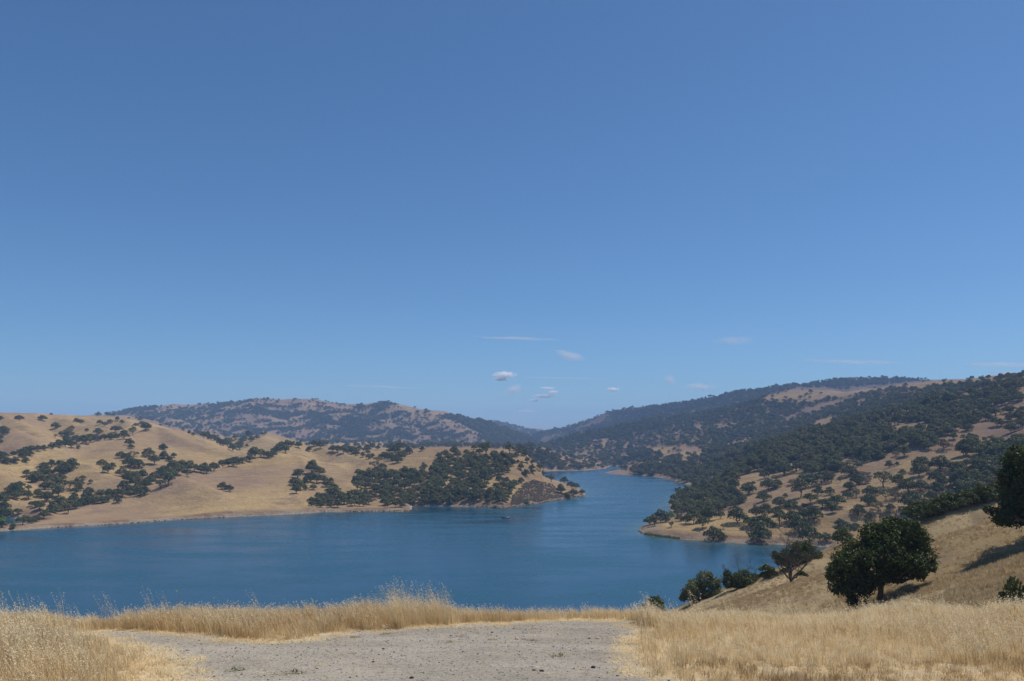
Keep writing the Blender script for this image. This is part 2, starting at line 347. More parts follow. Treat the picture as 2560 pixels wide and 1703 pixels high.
def make_leaf(name, c1, c2, c3, transl=.22):
    m, nt, out = new_mat(name)
    oi = nd(nt, 'ShaderNodeObjectInfo')
    v = coords(nt)
    n1 = noise(nt, v, .55, 3)
    c = mix(nt, rng_(nt, n1, .35, .65), c1, c2)
    c = mix(nt, rng_(nt, oi.outputs['Random'], 0, 1, 0, .75), c, c3)
    d = nd(nt, 'ShaderNodeBsdfDiffuse'); t = nd(nt, 'ShaderNodeBsdfTranslucent'); mx = nd(nt, 'ShaderNodeMixShader')
    gl = nd(nt, 'ShaderNodeBsdfGlossy'); gl.inputs['Roughness'].default_value = .45; gl.inputs['Color'].default_value = (1, 1, 1, 1)
    L(nt, c, d.inputs['Color']); L(nt, c, t.inputs['Color']); mx.inputs[0].default_value = transl
    L(nt, d.outputs[0], mx.inputs[1]); L(nt, t.outputs[0], mx.inputs[2])
    m2 = nd(nt, 'ShaderNodeMixShader'); m2.inputs[0].default_value = .012
    L(nt, mx.outputs[0], m2.inputs[1]); L(nt, gl.outputs[0], m2.inputs[2]); L(nt, m2.outputs[0], out.inputs['Surface'])
    return m
def plain(name, c, c2=None, scale=3.0, bump=0.0):
    m, nt, out = new_mat(name)
    if c2 is None: diffuse_out(nt, out, c); return m
    n = noise(nt, coords(nt), scale, 5, .65)
    diffuse_out(nt, out, mix(nt, rng_(nt, n, .38, .62), c, c2), n if bump else None, bump or 1, .7)
    return m
def make_blade(name, a, b, c):
    m, nt, out = new_mat(name)
    at = attr(nt, 'tint')
    n = noise(nt, coords(nt), .55, 3); n2 = noise(nt, coords(nt), .16, 3)
    cc = mix(nt, rng_(nt, at.outputs['Fac'], .15, .8), a, b)
    oi = nd(nt, 'ShaderNodeObjectInfo')
    cc = mix(nt, rng_(nt, oi.outputs['Random'], .45, 1, 0, .75), cc, c)
    cc = mix(nt, rng_(nt, oi.outputs['Random'], .22, 0, 0, .55), cc, (.36, .30, .22))
    cc = mix(nt, rng_(nt, n, .45, .68, 0, .6), cc, c)
    cc = mix(nt, rng_(nt, at.outputs['Fac'], .26, .10, 0, .85), cc, (.32, .22, .115))
    cc = mix(nt, rng_(nt, at.outputs['Fac'], .78, .9, 0, .65), cc, (.92, .84, .64))
    cc = mix(nt, rng_(nt, n2, .5, .65, 0, .25), cc, (.50, .33, .16))
    d = nd(nt, 'ShaderNodeBsdfDiffuse'); t = nd(nt, 'ShaderNodeBsdfTranslucent'); mx = nd(nt, 'ShaderNodeMixShader')
    L(nt, cc, d.inputs['Color']); L(nt, cc, t.inputs['Color']); mx.inputs[0].default_value = .45
    L(nt, d.outputs[0], mx.inputs[1]); L(nt, t.outputs[0], mx.inputs[2]); L(nt, mx.outputs[0], out.inputs['Surface'])
    return m
def make_water():
    m, nt, out = new_mat('lake_water')
    v = coords(nt, (1, 2.2, 1), (0, 0, R(12)))
    b1 = noise(nt, v, .6, 5, .6); b2 = noise(nt, coords(nt, (1, 2.5, 1), (0, 0, R(-8))), .012, 4, .6)
    p = nd(nt, 'ShaderNodeBsdfPrincipled')
    c = mix(nt, rng_(nt, b2, .40, .62), (.004, .038, .066), (.012, .060, .092))
    c = mix(nt, attr(nt, 'shallow').outputs['Fac'], c, (.055, .085, .065))
    L(nt, c, p.inputs['Base Color']); p.inputs['IOR'].default_value = 1.33
    L(nt, rng_(nt, b2, .40, .62, .13, .32), p.inputs['Roughness'])
    bu = nd(nt, 'ShaderNodeBump'); bu.inputs['Distance'].default_value = .12; bu.inputs['Strength'].default_value = .6
    L(nt, b1, bu.inputs['Height']); L(nt, bu.outputs[0], p.inputs['Normal'])
    L(nt, p.outputs[0], out.inputs['Surface'])
    return m
M = dict(
 hill=make_hill(), near=make_near(), ground=make_ground(), water=make_water(),
 oak=make_leaf('oak_leaves', (.104, .106, .036), (.158, .156, .054), (.100, .118, .048)),
 live=make_leaf('dark_oak_leaves', (.050, .068, .022), (.080, .104, .036), (.078, .088, .034)),
 olive=make_leaf('yellowing_leaves', (.16, .135, .045), (.22, .17, .07), (.17, .11, .06)),
 willow=make_leaf('willow_leaves', (.10, .17, .035), (.15, .22, .05), (.10, .15, .05)),
 scrub=make_leaf('grey_brush', (.135, .108, .085), (.19, .15, .115), (.10, .085, .065), .1),
 nearleaf=make_leaf('near_oak_leaves', (.046, .066, .019), (.082, .110, .031), (.060, .078, .028), .28),
 bark=plain('oak_bark', (.10, .085, .07), (.18, .155, .13), 3.0),
 dead=plain('dead_wood', (.085, .072, .062), (.16, .14, .12), 6.0),
 rock=plain('dark_rock', (.10, .085, .075), (.22, .18, .15), .6, .4),
 stone=plain('gravel_stone', (.20, .18, .165), (.42, .37, .33), 14.0),
 track=plain('bare_track_dirt', (.36, .27, .19), (.27, .20, .14), .4),
 grass=make_blade('straw_blades', (.72, .57, .35), (.88, .74, .47), (.78, .58, .30)),
 reed=make_blade('green_reeds', (.10, .17, .04), (.17, .22, .06), (.12, .17, .05)),
 weed=plain('weed_leaves', (.24, .23, .13), (.34, .30, .18), 9.0),
 petal=plain('yellow_petal', (.65, .52, .04)),
)
# ------------------------------------------------------------------ mesh helpers
def mesh_from(name, verts, faces, mats, midx=None, smooth=False, attrs=None):
    me = bpy.data.meshes.new(name)
    verts = np.asarray(verts, np.float32)
    if isinstance(faces, np.ndarray):
        n, k = faces.shape
        me.vertices.add(len(verts)); me.vertices.foreach_set('co', verts.ravel())
        me.loops.add(n * k); me.loops.foreach_set('vertex_index', faces.ravel().astype(np.int32))
        me.polygons.add(n); me.polygons.foreach_set('loop_start', np.arange(0, n * k, k, dtype=np.int32))
        me.update()
    else:
        me.from_pydata([tuple(v) for v in verts.tolist()], [], faces); me.update()
    for m in mats: me.materials.append(m)
    if midx is not None: me.polygons.foreach_set('material_index', np.asarray(midx, np.int32))
    if smooth: me.polygons.foreach_set('use_smooth', np.ones(len(me.polygons), bool))
    for k, (dom, arr) in (attrs or {}).items():
        a = me.attributes.new(k, 'FLOAT', dom); a.data.foreach_set('value', np.asarray(arr, np.float32))
    return me
def link(name, me, parent=None, loc=None):
    o = bpy.data.objects.new(name, me); col.objects.link(o)
    if parent: o.parent = parent
    if loc is not None: o.location = loc
    return o
def tag(o, label=None, cat=None, group=None, kind=None):
    for k, v in (('label', label), ('category', cat), ('group', group), ('kind', kind)):
        if v: o[k] = v
    return o
def join_geo(parts):                                # [(verts, faces(n,4))]
    vs, fs, o = [], [], 0
    for v, f in parts:
        vs.append(v); fs.append(f + o); o += len(v)
    return np.concatenate(vs), np.concatenate(fs)
def tube(pts, rads, n=6):
    pts = [Vector(p) for p in pts]; V = []; Fc = []
    for i, p in enumerate(pts):
        d = (pts[min(i + 1, len(pts) - 1)] - pts[max(i - 1, 0)]).normalized()
        a = d.orthogonal().normalized(); b = d.cross(a)
        for k in range(n):
            t = 2 * math.pi * k / n
            V.append(p + (a * math.cos(t) + b * math.sin(t)) * rads[i])
    for i in range(len(pts) - 1):
        for k in range(n):
            Fc.append((i * n + k, i * n + (k + 1) % n, (i + 1) * n + (k + 1) % n, (i + 1) * n + k))
    return np.array([tuple(v) for v in V]), np.array(Fc)

# ------------------------------------------------------------------ terrain meshes
def grid_patch(name, j0, j1, mat, keep=None, attrs=None, lift=0.0):
    nj = j1 - j0 + 1
    co = np.stack([GX[j0:j1+1], GY[j0:j1+1], GZ[j0:j1+1] + lift], -1).reshape(-1, 3)
    a = (np.arange(nj - 1)[:, None] * NU + np.arange(NU - 1)[None, :]).ravel()
    q = np.stack([a, a + 1, a + NU + 1, a + NU], -1)
    if keep is not None: q = q[keep.ravel()]
    used = np.unique(q); remap = np.full(len(co), -1); remap[used] = np.arange(len(used))
    at = {k: ('POINT', v[j0:j1+1].ravel()[used]) for k, v in (attrs or {}).items()}
    me = mesh_from(name, co[used], remap[q], [mat], smooth=True, attrs=at)
    return tag(link(name, me), kind='structure')
def inpoly(x, y, poly):
    ins = np.zeros(np.shape(x), bool); n = len(poly)
    for i in range(n):
        a, b = poly[i], poly[(i + 1) % n]
        ins ^= ((a[1] > y) != (b[1] > y)) & (x < (b[0] - a[0]) * (y - a[1]) / (b[1] - a[1] + 1e-12) + a[0])
    return ins
NJ = len(ROWS)
# bare clearings on the wooded slopes, as seen in the photograph
CLEAR = [
 [(1900,1005),(1922,985),(1998,968),(2068,970),(2107,975),(2166,965),(2236,958),(2320,950),(2418,945),(2560,930),(2560,938),(2480,952),(2418,966),(2350,972),(2292,973),(2236,971),(2169,984),(2138,985),(2107,995),(2057,1001),(2012,1008),(1956,1004)],
 [(2502,995),(2560,964),(2560,1000)],[(2488,1036),(2540,1020),(2560,1030),(2560,1046),(2510,1046)],[(2213,1070),(2315,1068),(2306,1094),(2250,1090),(2235,1080)],
 [(2247,1101),(2275,1101),(2284,1157),(2275,1213),(2258,1205),(2244,1152)],[(2026,1056),(2093,1040),(2080,1068),(2037,1076)],[(2138,1003),(2157,998),(2180,1012),(2146,1012)],
 [(2286,984),(2314,986),(2306,998)],[(2418,981),(2446,970),(2440,992)],[(2362,1191),(2385,1195),(2418,1247),(2400,1250),(2370,1215)],[(2320,1163),(2342,1168),(2328,1197),(2320,1191)],
 [(2376,1149),(2432,1177),(2420,1180),(2390,1165)],[(1956,1160),(2006,1152),(2004,1194),(1970,1183)],[(1900,1149),(1962,1135),(1934,1152)],[(2085,1180),(2124,1188),(2107,1208),(2073,1228)],
 [(1498,1099),(1528,1093),(1509,1123)],[(1644,1046),(1686,1043),(1660,1052)],[(1790,1063),(1854,1054),(1800,1074)],[(1790,1035),(1873,1016),(1850,1022)],[(1702,1129),(1774,1129),(1702,1162)],
 [(1603,1120),(1702,1115),(1650,1137)],[(1843,1209),(1900,1176),(1930,1180),(1860,1225)],[(1550,1125),(1575,1100),(1570,1120)],[(1730,1065),(1760,1060),(1745,1078)],[(2330,1116),(2345,1135),(2336,1140)],
 [(1462,1115),(1490,1095),(1500,1105)],[(1980,1105),(2040,1085),(2030,1100)],[(2440,1120),(2475,1105),(2465,1125)],
]
CLEAR_PX = CLEAR
# gravel turnout, traced on the ground
def on_ground(px, py): return ray(px, py, 0)
gravel_px = [(205,1584),(260,1577),(330,1576),(400,1580),(450,1588),(521,1598),(600,1604),(673,1607),(760,1602),(830,1594),(900,1582),(1000,1575),(1086,1569),(1180,1561),(1303,1554),(1440,1551),(1560,1551),(1592,1562),(1585,1585),(1564,1607),(1545,1632),(1548,1650),(1575,1676),(1640,1700),(1750,1780),(1900,2300),(1200,2600),(600,2300),(560,1800),(500,1690),(450,1655),(370,1618),(300,1602),(235,1594)]
gravel = np.array([on_ground(*p) for p in gravel_px])
d0 = np.full(GX.shape, 1e9)
jg = int(np.searchsorted(ROWS, 24))
gx, gy = GX[:jg], GY[:jg]
dd = np.full(gx.shape, 1e9)
for i in range(len(gravel)):
    dd = np.minimum(dd, seg_dist(gx, gy, gravel[i], gravel[(i + 1) % len(gravel)])[0])
gsd = np.where(inpoly(gx, gy, gravel), dd, -dd) + 0.28 * fbm(gx, gy, 1.2, 4, 41) + 0.10
PATH = np.zeros(GX.shape); PATH[:jg] = sstep(-0.45, 0.50, gsd)
SOIL = np.clip(sstep(-0.25, 0.5, fbm(GX, GY, 190, 4, 51)) * .55 + sstep(60, 400, GX) * sstep(450, 900, GY) * .55 + sstep(2300, 3000, GY) * .3, 0, 1)
SOIL *= sstep(300, 450, GY)
BANK = np.clip((1 - sstep(3.2, 7.0, GZ + 1.5 * fbm(GX, GY, 18, 3, 52))) * (1 - sstep(9, 20, GSD)), 0, 1) * (GSD > -3)
RING = (1 - sstep(.5, 1.5, GZ + .5 * fbm(GX, GY, 12, 3, 53))) * (GSD > -4) * .8
keep_path = np.zeros((NJ, NU), bool); keep_path[:jg] = PATH[:jg] > .5
J1 = int(np.searchsorted(ROWS, 40)); J2 = int(np.searchsorted(ROWS, 270)); J3 = int(np.searchsorted(ROWS, 2350))
kp = keep_path[:J1, :-1]
CLEARM = np.zeros(GX.shape, bool)
for c_ in CLEAR_PX: CLEARM |= inpoly(CX + F * GU, YH - F * SLOPE, c_)
CLEARM &= GY > 400
CL_ = CLEARM.astype(float)
for _ in range(2): CL_[1:-1, 1:-1] = (CL_[1:-1, 1:-1] * 2 + CL_[:-2, 1:-1] + CL_[2:, 1:-1] + CL_[1:-1, :-2] + CL_[1:-1, 2:]) / 6
SOIL = SOIL * (1 - .6 * CL_)
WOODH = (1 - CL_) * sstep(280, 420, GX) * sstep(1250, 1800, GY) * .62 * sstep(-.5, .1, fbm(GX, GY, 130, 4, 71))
grid_patch('gravel_path', 0, J1, M['ground'], keep=kp, attrs={'path': PATH})
grid_patch('ground', 0, J1, M['ground'], keep=~kp, attrs={'path': PATH})
grid_patch('hillside', J1, J2, M['near'], attrs={'path': PATH})
grid_patch('hills', J2, J3, M['hill'], attrs={'soil': SOIL, 'bank': BANK, 'wood': WOODH, 'ring': RING})
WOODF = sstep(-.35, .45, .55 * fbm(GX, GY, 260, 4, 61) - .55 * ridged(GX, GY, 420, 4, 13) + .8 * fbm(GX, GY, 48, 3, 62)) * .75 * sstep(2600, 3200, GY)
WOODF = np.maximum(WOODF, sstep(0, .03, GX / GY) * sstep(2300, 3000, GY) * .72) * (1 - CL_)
grid_patch('mountains', J3, NJ - 1, M['hill'], attrs={'soil': SOIL, 'bank': BANK * 0, 'ring': BANK * 0, 'wood': WOODF})
# the same ground carried on sideways and behind, outside the fan-shaped sheets
ax = np.arange(-45, 45.01, .5); ay = np.arange(-20, 40.01, .5); AX, AY = np.meshgrid(ax, ay)
AZ = terrain(AX, np.maximum(AY, .01))[0] - .02 - .03 * np.clip(-AY, 0, 5)
an = len(ax); aq = (np.arange(len(ay) - 1)[:, None] * an + np.arange(an - 1)[None, :]).ravel()
mx_, my_ = (AX[:-1, :-1] + .25).ravel(), (AY[:-1, :-1] + .25).ravel()
aq = aq[~((np.abs(mx_) < .84 * my_) & (my_ > 2.5))]
tag(link('ground', mesh_from('ground', np.stack([AX, AY, AZ], -1).reshape(-1, 3), np.stack([aq, aq + 1, aq + an + 1, aq + an], -1), [M['ground']], smooth=True, attrs={'path': ('POINT', (inpoly(AX, AY, gravel)).astype(float).ravel())})), kind='structure')
# water sheet
wr = ROWS[(ROWS > 150) & (ROWS < 3200)][::3]; wu = US[::5]
WU, WD = np.meshgrid(wu, wr); WX = WU * WD
wsd = -lake_sd(WX, WD)
co = np.stack([WX, WD, np.zeros_like(WX)], -1).reshape(-1, 3)
nw = len(wu); a = (np.arange(len(wr) - 1)[:, None] * nw + np.arange(nw - 1)[None, :]).ravel()
q = np.stack([a, a + 1, a + nw + 1, a + nw], -1)
tag(link('lake_water', mesh_from('lake_water', co, q, [M['water']], smooth=True, attrs={'shallow': ('POINT', np.clip(1 - wsd / 22, 0, 1).ravel() ** 1.5 * .8)})), kind='structure')

# dirt tracks draped over the hills
def drape(name, px_pts, width, mat, lift=.25, label=None):
    pts = []
    for (x0, y0), (x1, y1) in zip(px_pts[:-1], px_pts[1:]):
        n = max(2, int(abs(x1 - x0) + abs(y1 - y0)) // 3)
        for k in range(n):
            t = k / n; r = ray(x0 + (x1 - x0) * t, y0 + (y1 - y0) * t)
            if r: pts.append(r)
    P = [pts[0]]
    for p in pts[1:]:
        d = math.hypot(p[0] - P[-1][0], p[1] - P[-1][1])
        if 2.0 < d < 60: P.append(p)
    P = np.array(P)
    for _ in range(3): P[1:-1] = (P[:-2] + P[1:-1] * 2 + P[2:]) / 4
    V, Fc = [], []
    for i, p in enumerate(P):
        t = P[min(i + 1, len(P) - 1)] - P[max(i - 1, 0)]; t = t / (np.linalg.norm(t) + 1e-9); nrm = np.array([-t[1], t[0]])
        for s in (-.5, 0, .5):
            qx, qy = p + nrm * s * width
            V.append((qx, qy, ground_z(qx, qy) + lift))
    for i in range(len(P) - 1):
        for k in range(2):
            b = i * 3 + k; Fc.append((b, b + 1, b + 4, b + 3))
    return tag(link(name, mesh_from(name, V, np.array(Fc), [mat], smooth=True)), kind='structure')
def tr(lst, x0, y0, s): return [(x0 + p[0] * s, y0 + p[1] * s, *[v * s for v in p[2:3]], *p[3:]) for p in lst]
R1 = (0, 1010, .18243); R2 = (0, 1170, .18243); R3 = (400, 1050, .18243); R4 = (720, 1100, .16122); R5 = (1080, 1100, .16971)
R6 = (1580, 1180, .12755); R7 = (1850, 1180, .12755); R8 = (2100, 1130, .12755); C5 = (1900, 900, .2800); C3 = (1250, 900, .27577)
drape('dirt_track', tr([(650,760),(820,770),(1050,770),(1300,735),(1500,700),(1750,665),(2000,637)], *R3), 3.2, M['track'])
drape('dirt_track', tr([(320,395),(500,372),(800,345),(1000,325),(1220,318)], *R4), 2.6, M['track'])
drape('dirt_track', tr([(890,610),(940,640),(968,690),(950,740),(905,790)], *R1), 2.6, M['track'])
drape('dirt_track', tr([(1150,205),(1300,218),(1450,215),(1600,190),(1760,182)], *R2), 2.2, M['track'])
# ------------------------------------------------------------------ trees
def oak_shape(seed, n_leaf, leaf, spread=.62, base=.30, n_lobes=13, flat=.80, ragged=1.0, lobe=(.15, .25), lean=0.0, n_side=5, deep=.28):
    """a unit-height broad oak: crown quads and trunk quads; leaf = leaf-clump size as a share of the height"""
    r = np.random.default_rng(seed)
    cen, rad = [], []
    for k in range(n_lobes):
        for _ in range(30):
            a = r.uniform(0, 2 * math.pi); q = math.sqrt(r.uniform(0.03, 1))
            p = np.array([math.cos(a) * q * spread * .72, math.sin(a) * q * spread * .72, 0])
            rr = r.uniform(*lobe)
            top = (1 - rr) - (q ** 2) * (1 - base) * .42
            p[2] = r.uniform(min(max(base + rr * .5, top - deep), top - .01), top); p[0] += lean * p[2]
            if all(np.linalg.norm(p - c) > .55 * (rr + q_) for c, q_ in zip(cen, rad)): break
        cen.append(p); rad.append(rr)
    cen = np.array(cen); rad = np.array(rad)
    w = rad ** 2; w /= w.sum()
    pts, dirs = [], []
    need = n_leaf
    while need > 0:
        m = need * 2 + 50
        li = r.choice(len(cen), m, p=w)
        d = r.normal(size=(m, 3)); d /= np.linalg.norm(d, axis=1)[:, None]
        d[:, 2] = np.where(d[:, 2] < -.35, -d[:, 2], d[:, 2])
        jit = r.uniform(.74 - .16 * (ragged - 1), 1.06 + .12 * (ragged - 1), m) + .10 * np.sin(d[:, 0] * 7 + li) * np.sin(d[:, 1] * 6 + li * 2)
        p = cen[li] + d * (rad[li] * jit)[:, None] * np.array([1.12, 1.12, flat])
        dist = np.linalg.norm((p[:, None, :] - cen[None]) / rad[None, :, None], axis=2)
        ok = dist.min(axis=1) > .66
        pts.append(p[ok][:need]); dirs.append(d[ok][:need]); need -= len(pts[-1])
    p = np.concatenate(pts); d = np.concatenate(dirs); n = len(p)
    nrm = d + r.normal(size=(n, 3)) * .55 + np.array([0, 0, .25]); nrm /= np.linalg.norm(nrm, axis=1)[:, None]
    up = r.normal(size=(n, 3)); t = np.cross(nrm, up); t /= np.linalg.norm(t, axis=1)[:, None]; b = np.cross(nrm, t)
    s = leaf * r.uniform(.6, 1.25, n)[:, None]; s2 = s * r.uniform(.55, 1.0, n)[:, None]
    V = np.stack([p + t * s, p + b * s2 + nrm * s * .15, p - t * s, p - b * s2 + nrm * s * .15], 1).reshape(-1, 3)
    Fq = np.arange(n * 4).reshape(n, 4)
    # trunk and limbs
    tk = []
    fork = np.array([lean * .2 + r.uniform(-.03, .03), r.uniform(-.03, .03), base * .75])
    tk.append(tube([(0, 0, -.06), (0.006, 0, .02), tuple(fork * .6 + np.array([0.01, .01, 0])), tuple(fork)], [.052, .040, .033, .032], n_side + 1))
    for k in np.argsort(-rad)[:min(8, n_lobes)]:
        c = cen[k]; midp = (fork + c) / 2 + np.array([r.uniform(-.04, .04), r.uniform(-.04, .04), -.03])
        tk.append(tube([tuple(fork), tuple(midp), tuple(c + np.array([0, 0, rad[k] * .2]))], [.024, .016, .005], n_side))
    TV, TF = join_geo(tk)
    return (V, Fq), (TV, TF)

VAR = {}
def variants(kind, mat, specs):
    out = []
    for sp in specs:
        (cv, cf), (tv, tf) = oak_shape(**sp)
        cm = mesh_from(kind + '_crown', cv, cf, [M[mat]]); tm = mesh_from(kind + '_trunk', tv, tf, [M['bark']], smooth=True)
        jv, jf = join_geo([(cv, cf), (tv, tf)])
        jm = mesh_from(kind + '_whole', jv, jf, [M[mat], M['bark']], midx=np.r_[np.zeros(len(cf)), np.ones(len(tf))])
        wid = np.ptp(cv[:, 0]) * .94
        out.append((cm, tm, jm, wid))
    VAR[kind] = out
variants('oak', 'oak', [dict(seed=s, n_leaf=1900, leaf=.042, spread=sp, base=b, n_lobes=nl, lobe=lb, lean=ln, flat=fl) for s, sp, b, nl, lb, ln, fl in
    [(1,.58,.24,16,(.17,.26),0,.85),(2,.68,.28,18,(.15,.24),.08,.8),(3,.54,.20,15,(.17,.27),0,.9),(4,.72,.30,18,(.15,.23),-.1,.75),(5,.62,.24,14,(.16,.27),.05,.85),(6,.52,.20,15,(.16,.26),-.05,.95)]])
variants('live', 'live', [dict(seed=s, n_leaf=1700, leaf=.042, spread=sp, base=b, n_lobes=nl, lobe=lb, flat=fl) for s, sp, b, nl, lb, fl in
    [(11,.60,.14,14,(.20,.30),.85),(12,.74,.16,15,(.18,.28),.8),(13,.66,.12,13,(.20,.32),.8),(14,.82,.18,17,(.17,.26),.72)]])
variants('thin', 'oak', [dict(seed=s, n_leaf=800, leaf=.040, spread=sp, base=b, n_lobes=nl, lobe=lb) for s, sp, b, nl, lb in
    [(21,.60,.32,11,(.11,.18)),(22,.70,.36,12,(.11,.17)),(23,.50,.28,10,(.11,.18))]])
variants('olive', 'olive', [dict(seed=s, n_leaf=900, leaf=.045, spread=sp, base=.2, n_lobes=9, lobe=(.16,.26)) for s, sp in [(31,.66),(32,.8)]])
variants('willow', 'willow', [dict(seed=s, n_leaf=900, leaf=.05, spread=sp, base=.08, n_lobes=9, lobe=(.18,.28), flat=1.0) for s, sp in [(41,.42),(42,.55)]])
# low brush: a dome of twiggy clumps
variants('scrub', 'scrub', [dict(seed=s, n_leaf=420, leaf=.085, spread=.85, base=.05, n_lobes=8, lobe=(.25,.4), flat=.8) for s in (51, 52)])
FAR = []
for s in range(5):                                  # lighter meshes for the distant woods
    (cv, cf), (tv, tf) = oak_shape(100 + s, 260, .085, .55 + .05 * s, .22, 9, lobe=(.2, .3), n_side=3)
    jv, jf = join_geo([(cv, cf), (tv, tf)])
    FAR.append((mesh_from('far_oak_whole', jv, jf, [M['oak' if s % 2 else 'live'], M['bark']], midx=np.r_[np.zeros(len(cf)), np.ones(len(tf))]), np.ptp(cv[:, 0]) * .94))

# individual trees read off the photograph: zone, pixel frame, kind, list of (x, foot row, width[, kind])
ZONES = []
def zone(key, frame, pts, kind='mix'): ZONES.append((key, frame, kind, pts))
zone('skyline_hill', R1, [(10,215,70),(265,230,100),(580,230,115),(703,142,35),(50,305,150),(60,425,100),(10,475,60),(15,535,60),(765,335,115)], 'live')
zone('fold_hill', R1, [(1045,250,70),(1105,270,80),(1195,335,200),(935,385,150),(835,440,75),(760,465,50,'thin'),(915,505,100),(985,345,70),(1190,375,50),(1185,455,190),(1345,412,110),(1290,460,50),(1370,285,80),(1440,300,70),(1510,265,70),(1610,235,55),(1670,270,60),(1580,330,120),(1635,370,80),(1860,305,60),(1945,310,75),(2000,360,125,'live'),(940,420,110,'olive')])
zone('upper_gully', R1, [(1700,455,150),(1820,425,90,'thin'),(1050,525,130),(1130,545,130),(1230,530,130),(1330,515,110),(1430,500,110),(1510,490,110),(1590,470,90),(970,600,130),(900,590,130),(810,600,120),(720,620,120),(600,640,100),(520,650,100),(430,660,110),(350,665,110),(270,700,110),(340,740,130),(420,710,90),(350,800,85),(210,810,110),(110,820,110),(30,800,130),(60,740,110),(180,705,80),(0,700,80)], 'live')
zone('knob_slope', R1, [(1075,612,60),(1770,565,120),(1795,610,85),(2030,625,180,'live'),(2240,630,100,'live'),(2240,750,110),(2115,830,150),(2320,785,80),(1660,745,130),(1740,770,120),(1780,860,170),(1890,880,160),(1400,880,150),(1540,880,110),(1480,950,140),(1670,1000,160),(1760,1040,150),(1830,720,130,'olive'),(1990,735,110,'olive')])
zone('side_gully', R1, [(985,885,190),(830,885,130),(710,860,110),(605,920,170),(830,965,150),(950,930,130),(365,995,120),(850,1060,110),(1135,1045,75),(1245,1090,60),(570,1010,150),(680,990,120),(500,1060,160),(430,1080,130),(640,1090,130)])
zone('side_gully', R2, [(270,280,130),(200,310,140),(280,370,140),(130,330,120),(130,420,140),(220,430,120),(390,430,110),(390,325,70,'thin'),(530,400,110),(520,360,90),(620,300,130),(730,350,180),(800,390,140),(640,460,160),(760,460,90),(770,230,120),(870,300,120,'thin'),(960,290,120,'thin'),(1050,300,130,'thin'),(1100,240,100),(1100,315,90),(1025,340,90),(1020,405,85),(1215,375,140),(440,520,80),(540,580,130),(500,540,90),(1870,880-870,10)][:-1])
zone('spit_cove', R2, [(250,640,100),(60,680,180),(50,590,150),(50,500,140),(30,430,120),(110,640,100),(25,820,130,'willow'),(180,835,80,'willow')])
zone('main_gully', R2, [(310,780,150),(390,740,110),(440,760,110),(500,740,130),(600,700,130),(680,640,140),(760,620,140),(720,570,140),(850,590,140),(930,630,120,'thin'),(840,520,140),(960,570,130),(1040,560,130),(1000,480,140),(1120,520,140),(1160,490,130),(1220,500,120),(1190,430,140),(1300,470,130),(1350,490,110),(1420,480,130),(1480,470,110),(1380,410,140),(1500,400,140),(1610,480,100),(1600,390,150),(1680,400,120),(1700,310,150),(1790,400,90,'thin'),(1830,360,140),(1900,390,150),(1980,370,130),(1870,290,160),(1990,280,150),(1780,190,150),(1850,170,140),(2050,220,150),(1950,160,140),(2110,180,150),(2200,290,130,'thin'),(2310,240,150,'thin'),(2250,180,160),(2200,120,150)])
zone('front_hill', R3, [(860,955,130),(950,985,115),(2035,430,75)], 'live')
zone('knob_slope', R3, [(40,405,100,'live'),(50,530,110),(125,565,80),(195,520,75),(1000,545,200,'live'),(1250,470,90)])
zone('main_gully', R3, [(60,730,120),(180,690,160),(310,670,130),(250,760,150),(400,720,140),(470,710,130),(370,780,120),(560,720,120),(640,735,120),(740,700,140),(600,690,120),(860,660,120),(940,640,130),(1040,610,130),(1130,590,110),(170,820,140),(1230,575,120),(1300,520,150),(1380,510,150),(1480,520,130),(1540,505,100),(1600,455,140),(1720,455,120),(1660,400,130),(1750,370,130),(1800,360,90),(1900,385,110)])
zone('round_hill', R3, [(600,250,90),(650,265,100),(740,260,100),(830,250,140),(920,245,120),(790,300,90),(700,280,80),(870,360,100),(930,370,110),(1000,395,120),(960,320,90),(1080,270,120),(1130,230,110),(1040,270,80),(1150,290,90),(1110,355,80),(1220,220,90),(1190,370,60),(1255,295,90),(1330,260,70),(1090,410,90),(1275,405,40),(1400,205,40),(1440,200,40)])
zone('far_valley', R3, [(1830,320,40),(1930,305,50),(2050,350,70),(2120,350,90),(2200,345,90),(2270,350,70),(2340,410,60),(400,190,50),(460,215,60),(520,195,60),(560,192,60)])
zone('ravine', R3, [(1930,740,90,'live'),(1880,800,150),(1850,900,160),(1900,960,150),(1870,1010,120),(2080,740,170),(2180,770,150),(2060,850,160),(1990,900,130),(2150,870,150),(2240,860,130),(2280,920,110),(2100,960,100),(2340,850,60),(1990,960,80)])
zone('ravine', R4, [(700,810,140,'thin'),(660,660,90)])
zone('saddle', R4, [(700,150,130),(770,190,140),(760,120,110),(860,180,120),(900,140,110),(980,200,130),(1040,180,130),(1110,160,100),(930,220,120),(1050,245,110),(1160,270,90),(1250,300,90),(1310,270,70),(1240,215,70)])
zone('far_valley', R4, [(400,85,110),(500,85,120),(590,90,90),(290,85,60),(1220,140,120),(1300,140,110),(1390,150,80)])
zone('headland_crest', R4, [(1600,110,120),(1720,110,150),(1790,120,120),(1740,200,180),(1670,200,140),(1580,200,110),(1790,250,130),(1880,220,110),(1860,180,90),(1950,140,80),(2080,170,90),(1500,290,140),(1600,320,150),(1690,360,160),(1440,280,90),(1560,300,100)], 'live')
zone('headland_side', R4, [(1340,430,150,'olive'),(1400,340,130,'olive'),(1390,520,130),(1460,450,130),(1330,560,140),(1230,600,150),(1180,590,130),(1290,640,150),(1360,620,140),(1500,560,110,'thin'),(1600,540,110),(1690,560,120),(1800,560,100),(1035,660,100),(1070,790,130,'thin'),(1200,750,120),(1320,790,110),(1370,800,100),(1200,850,90)])
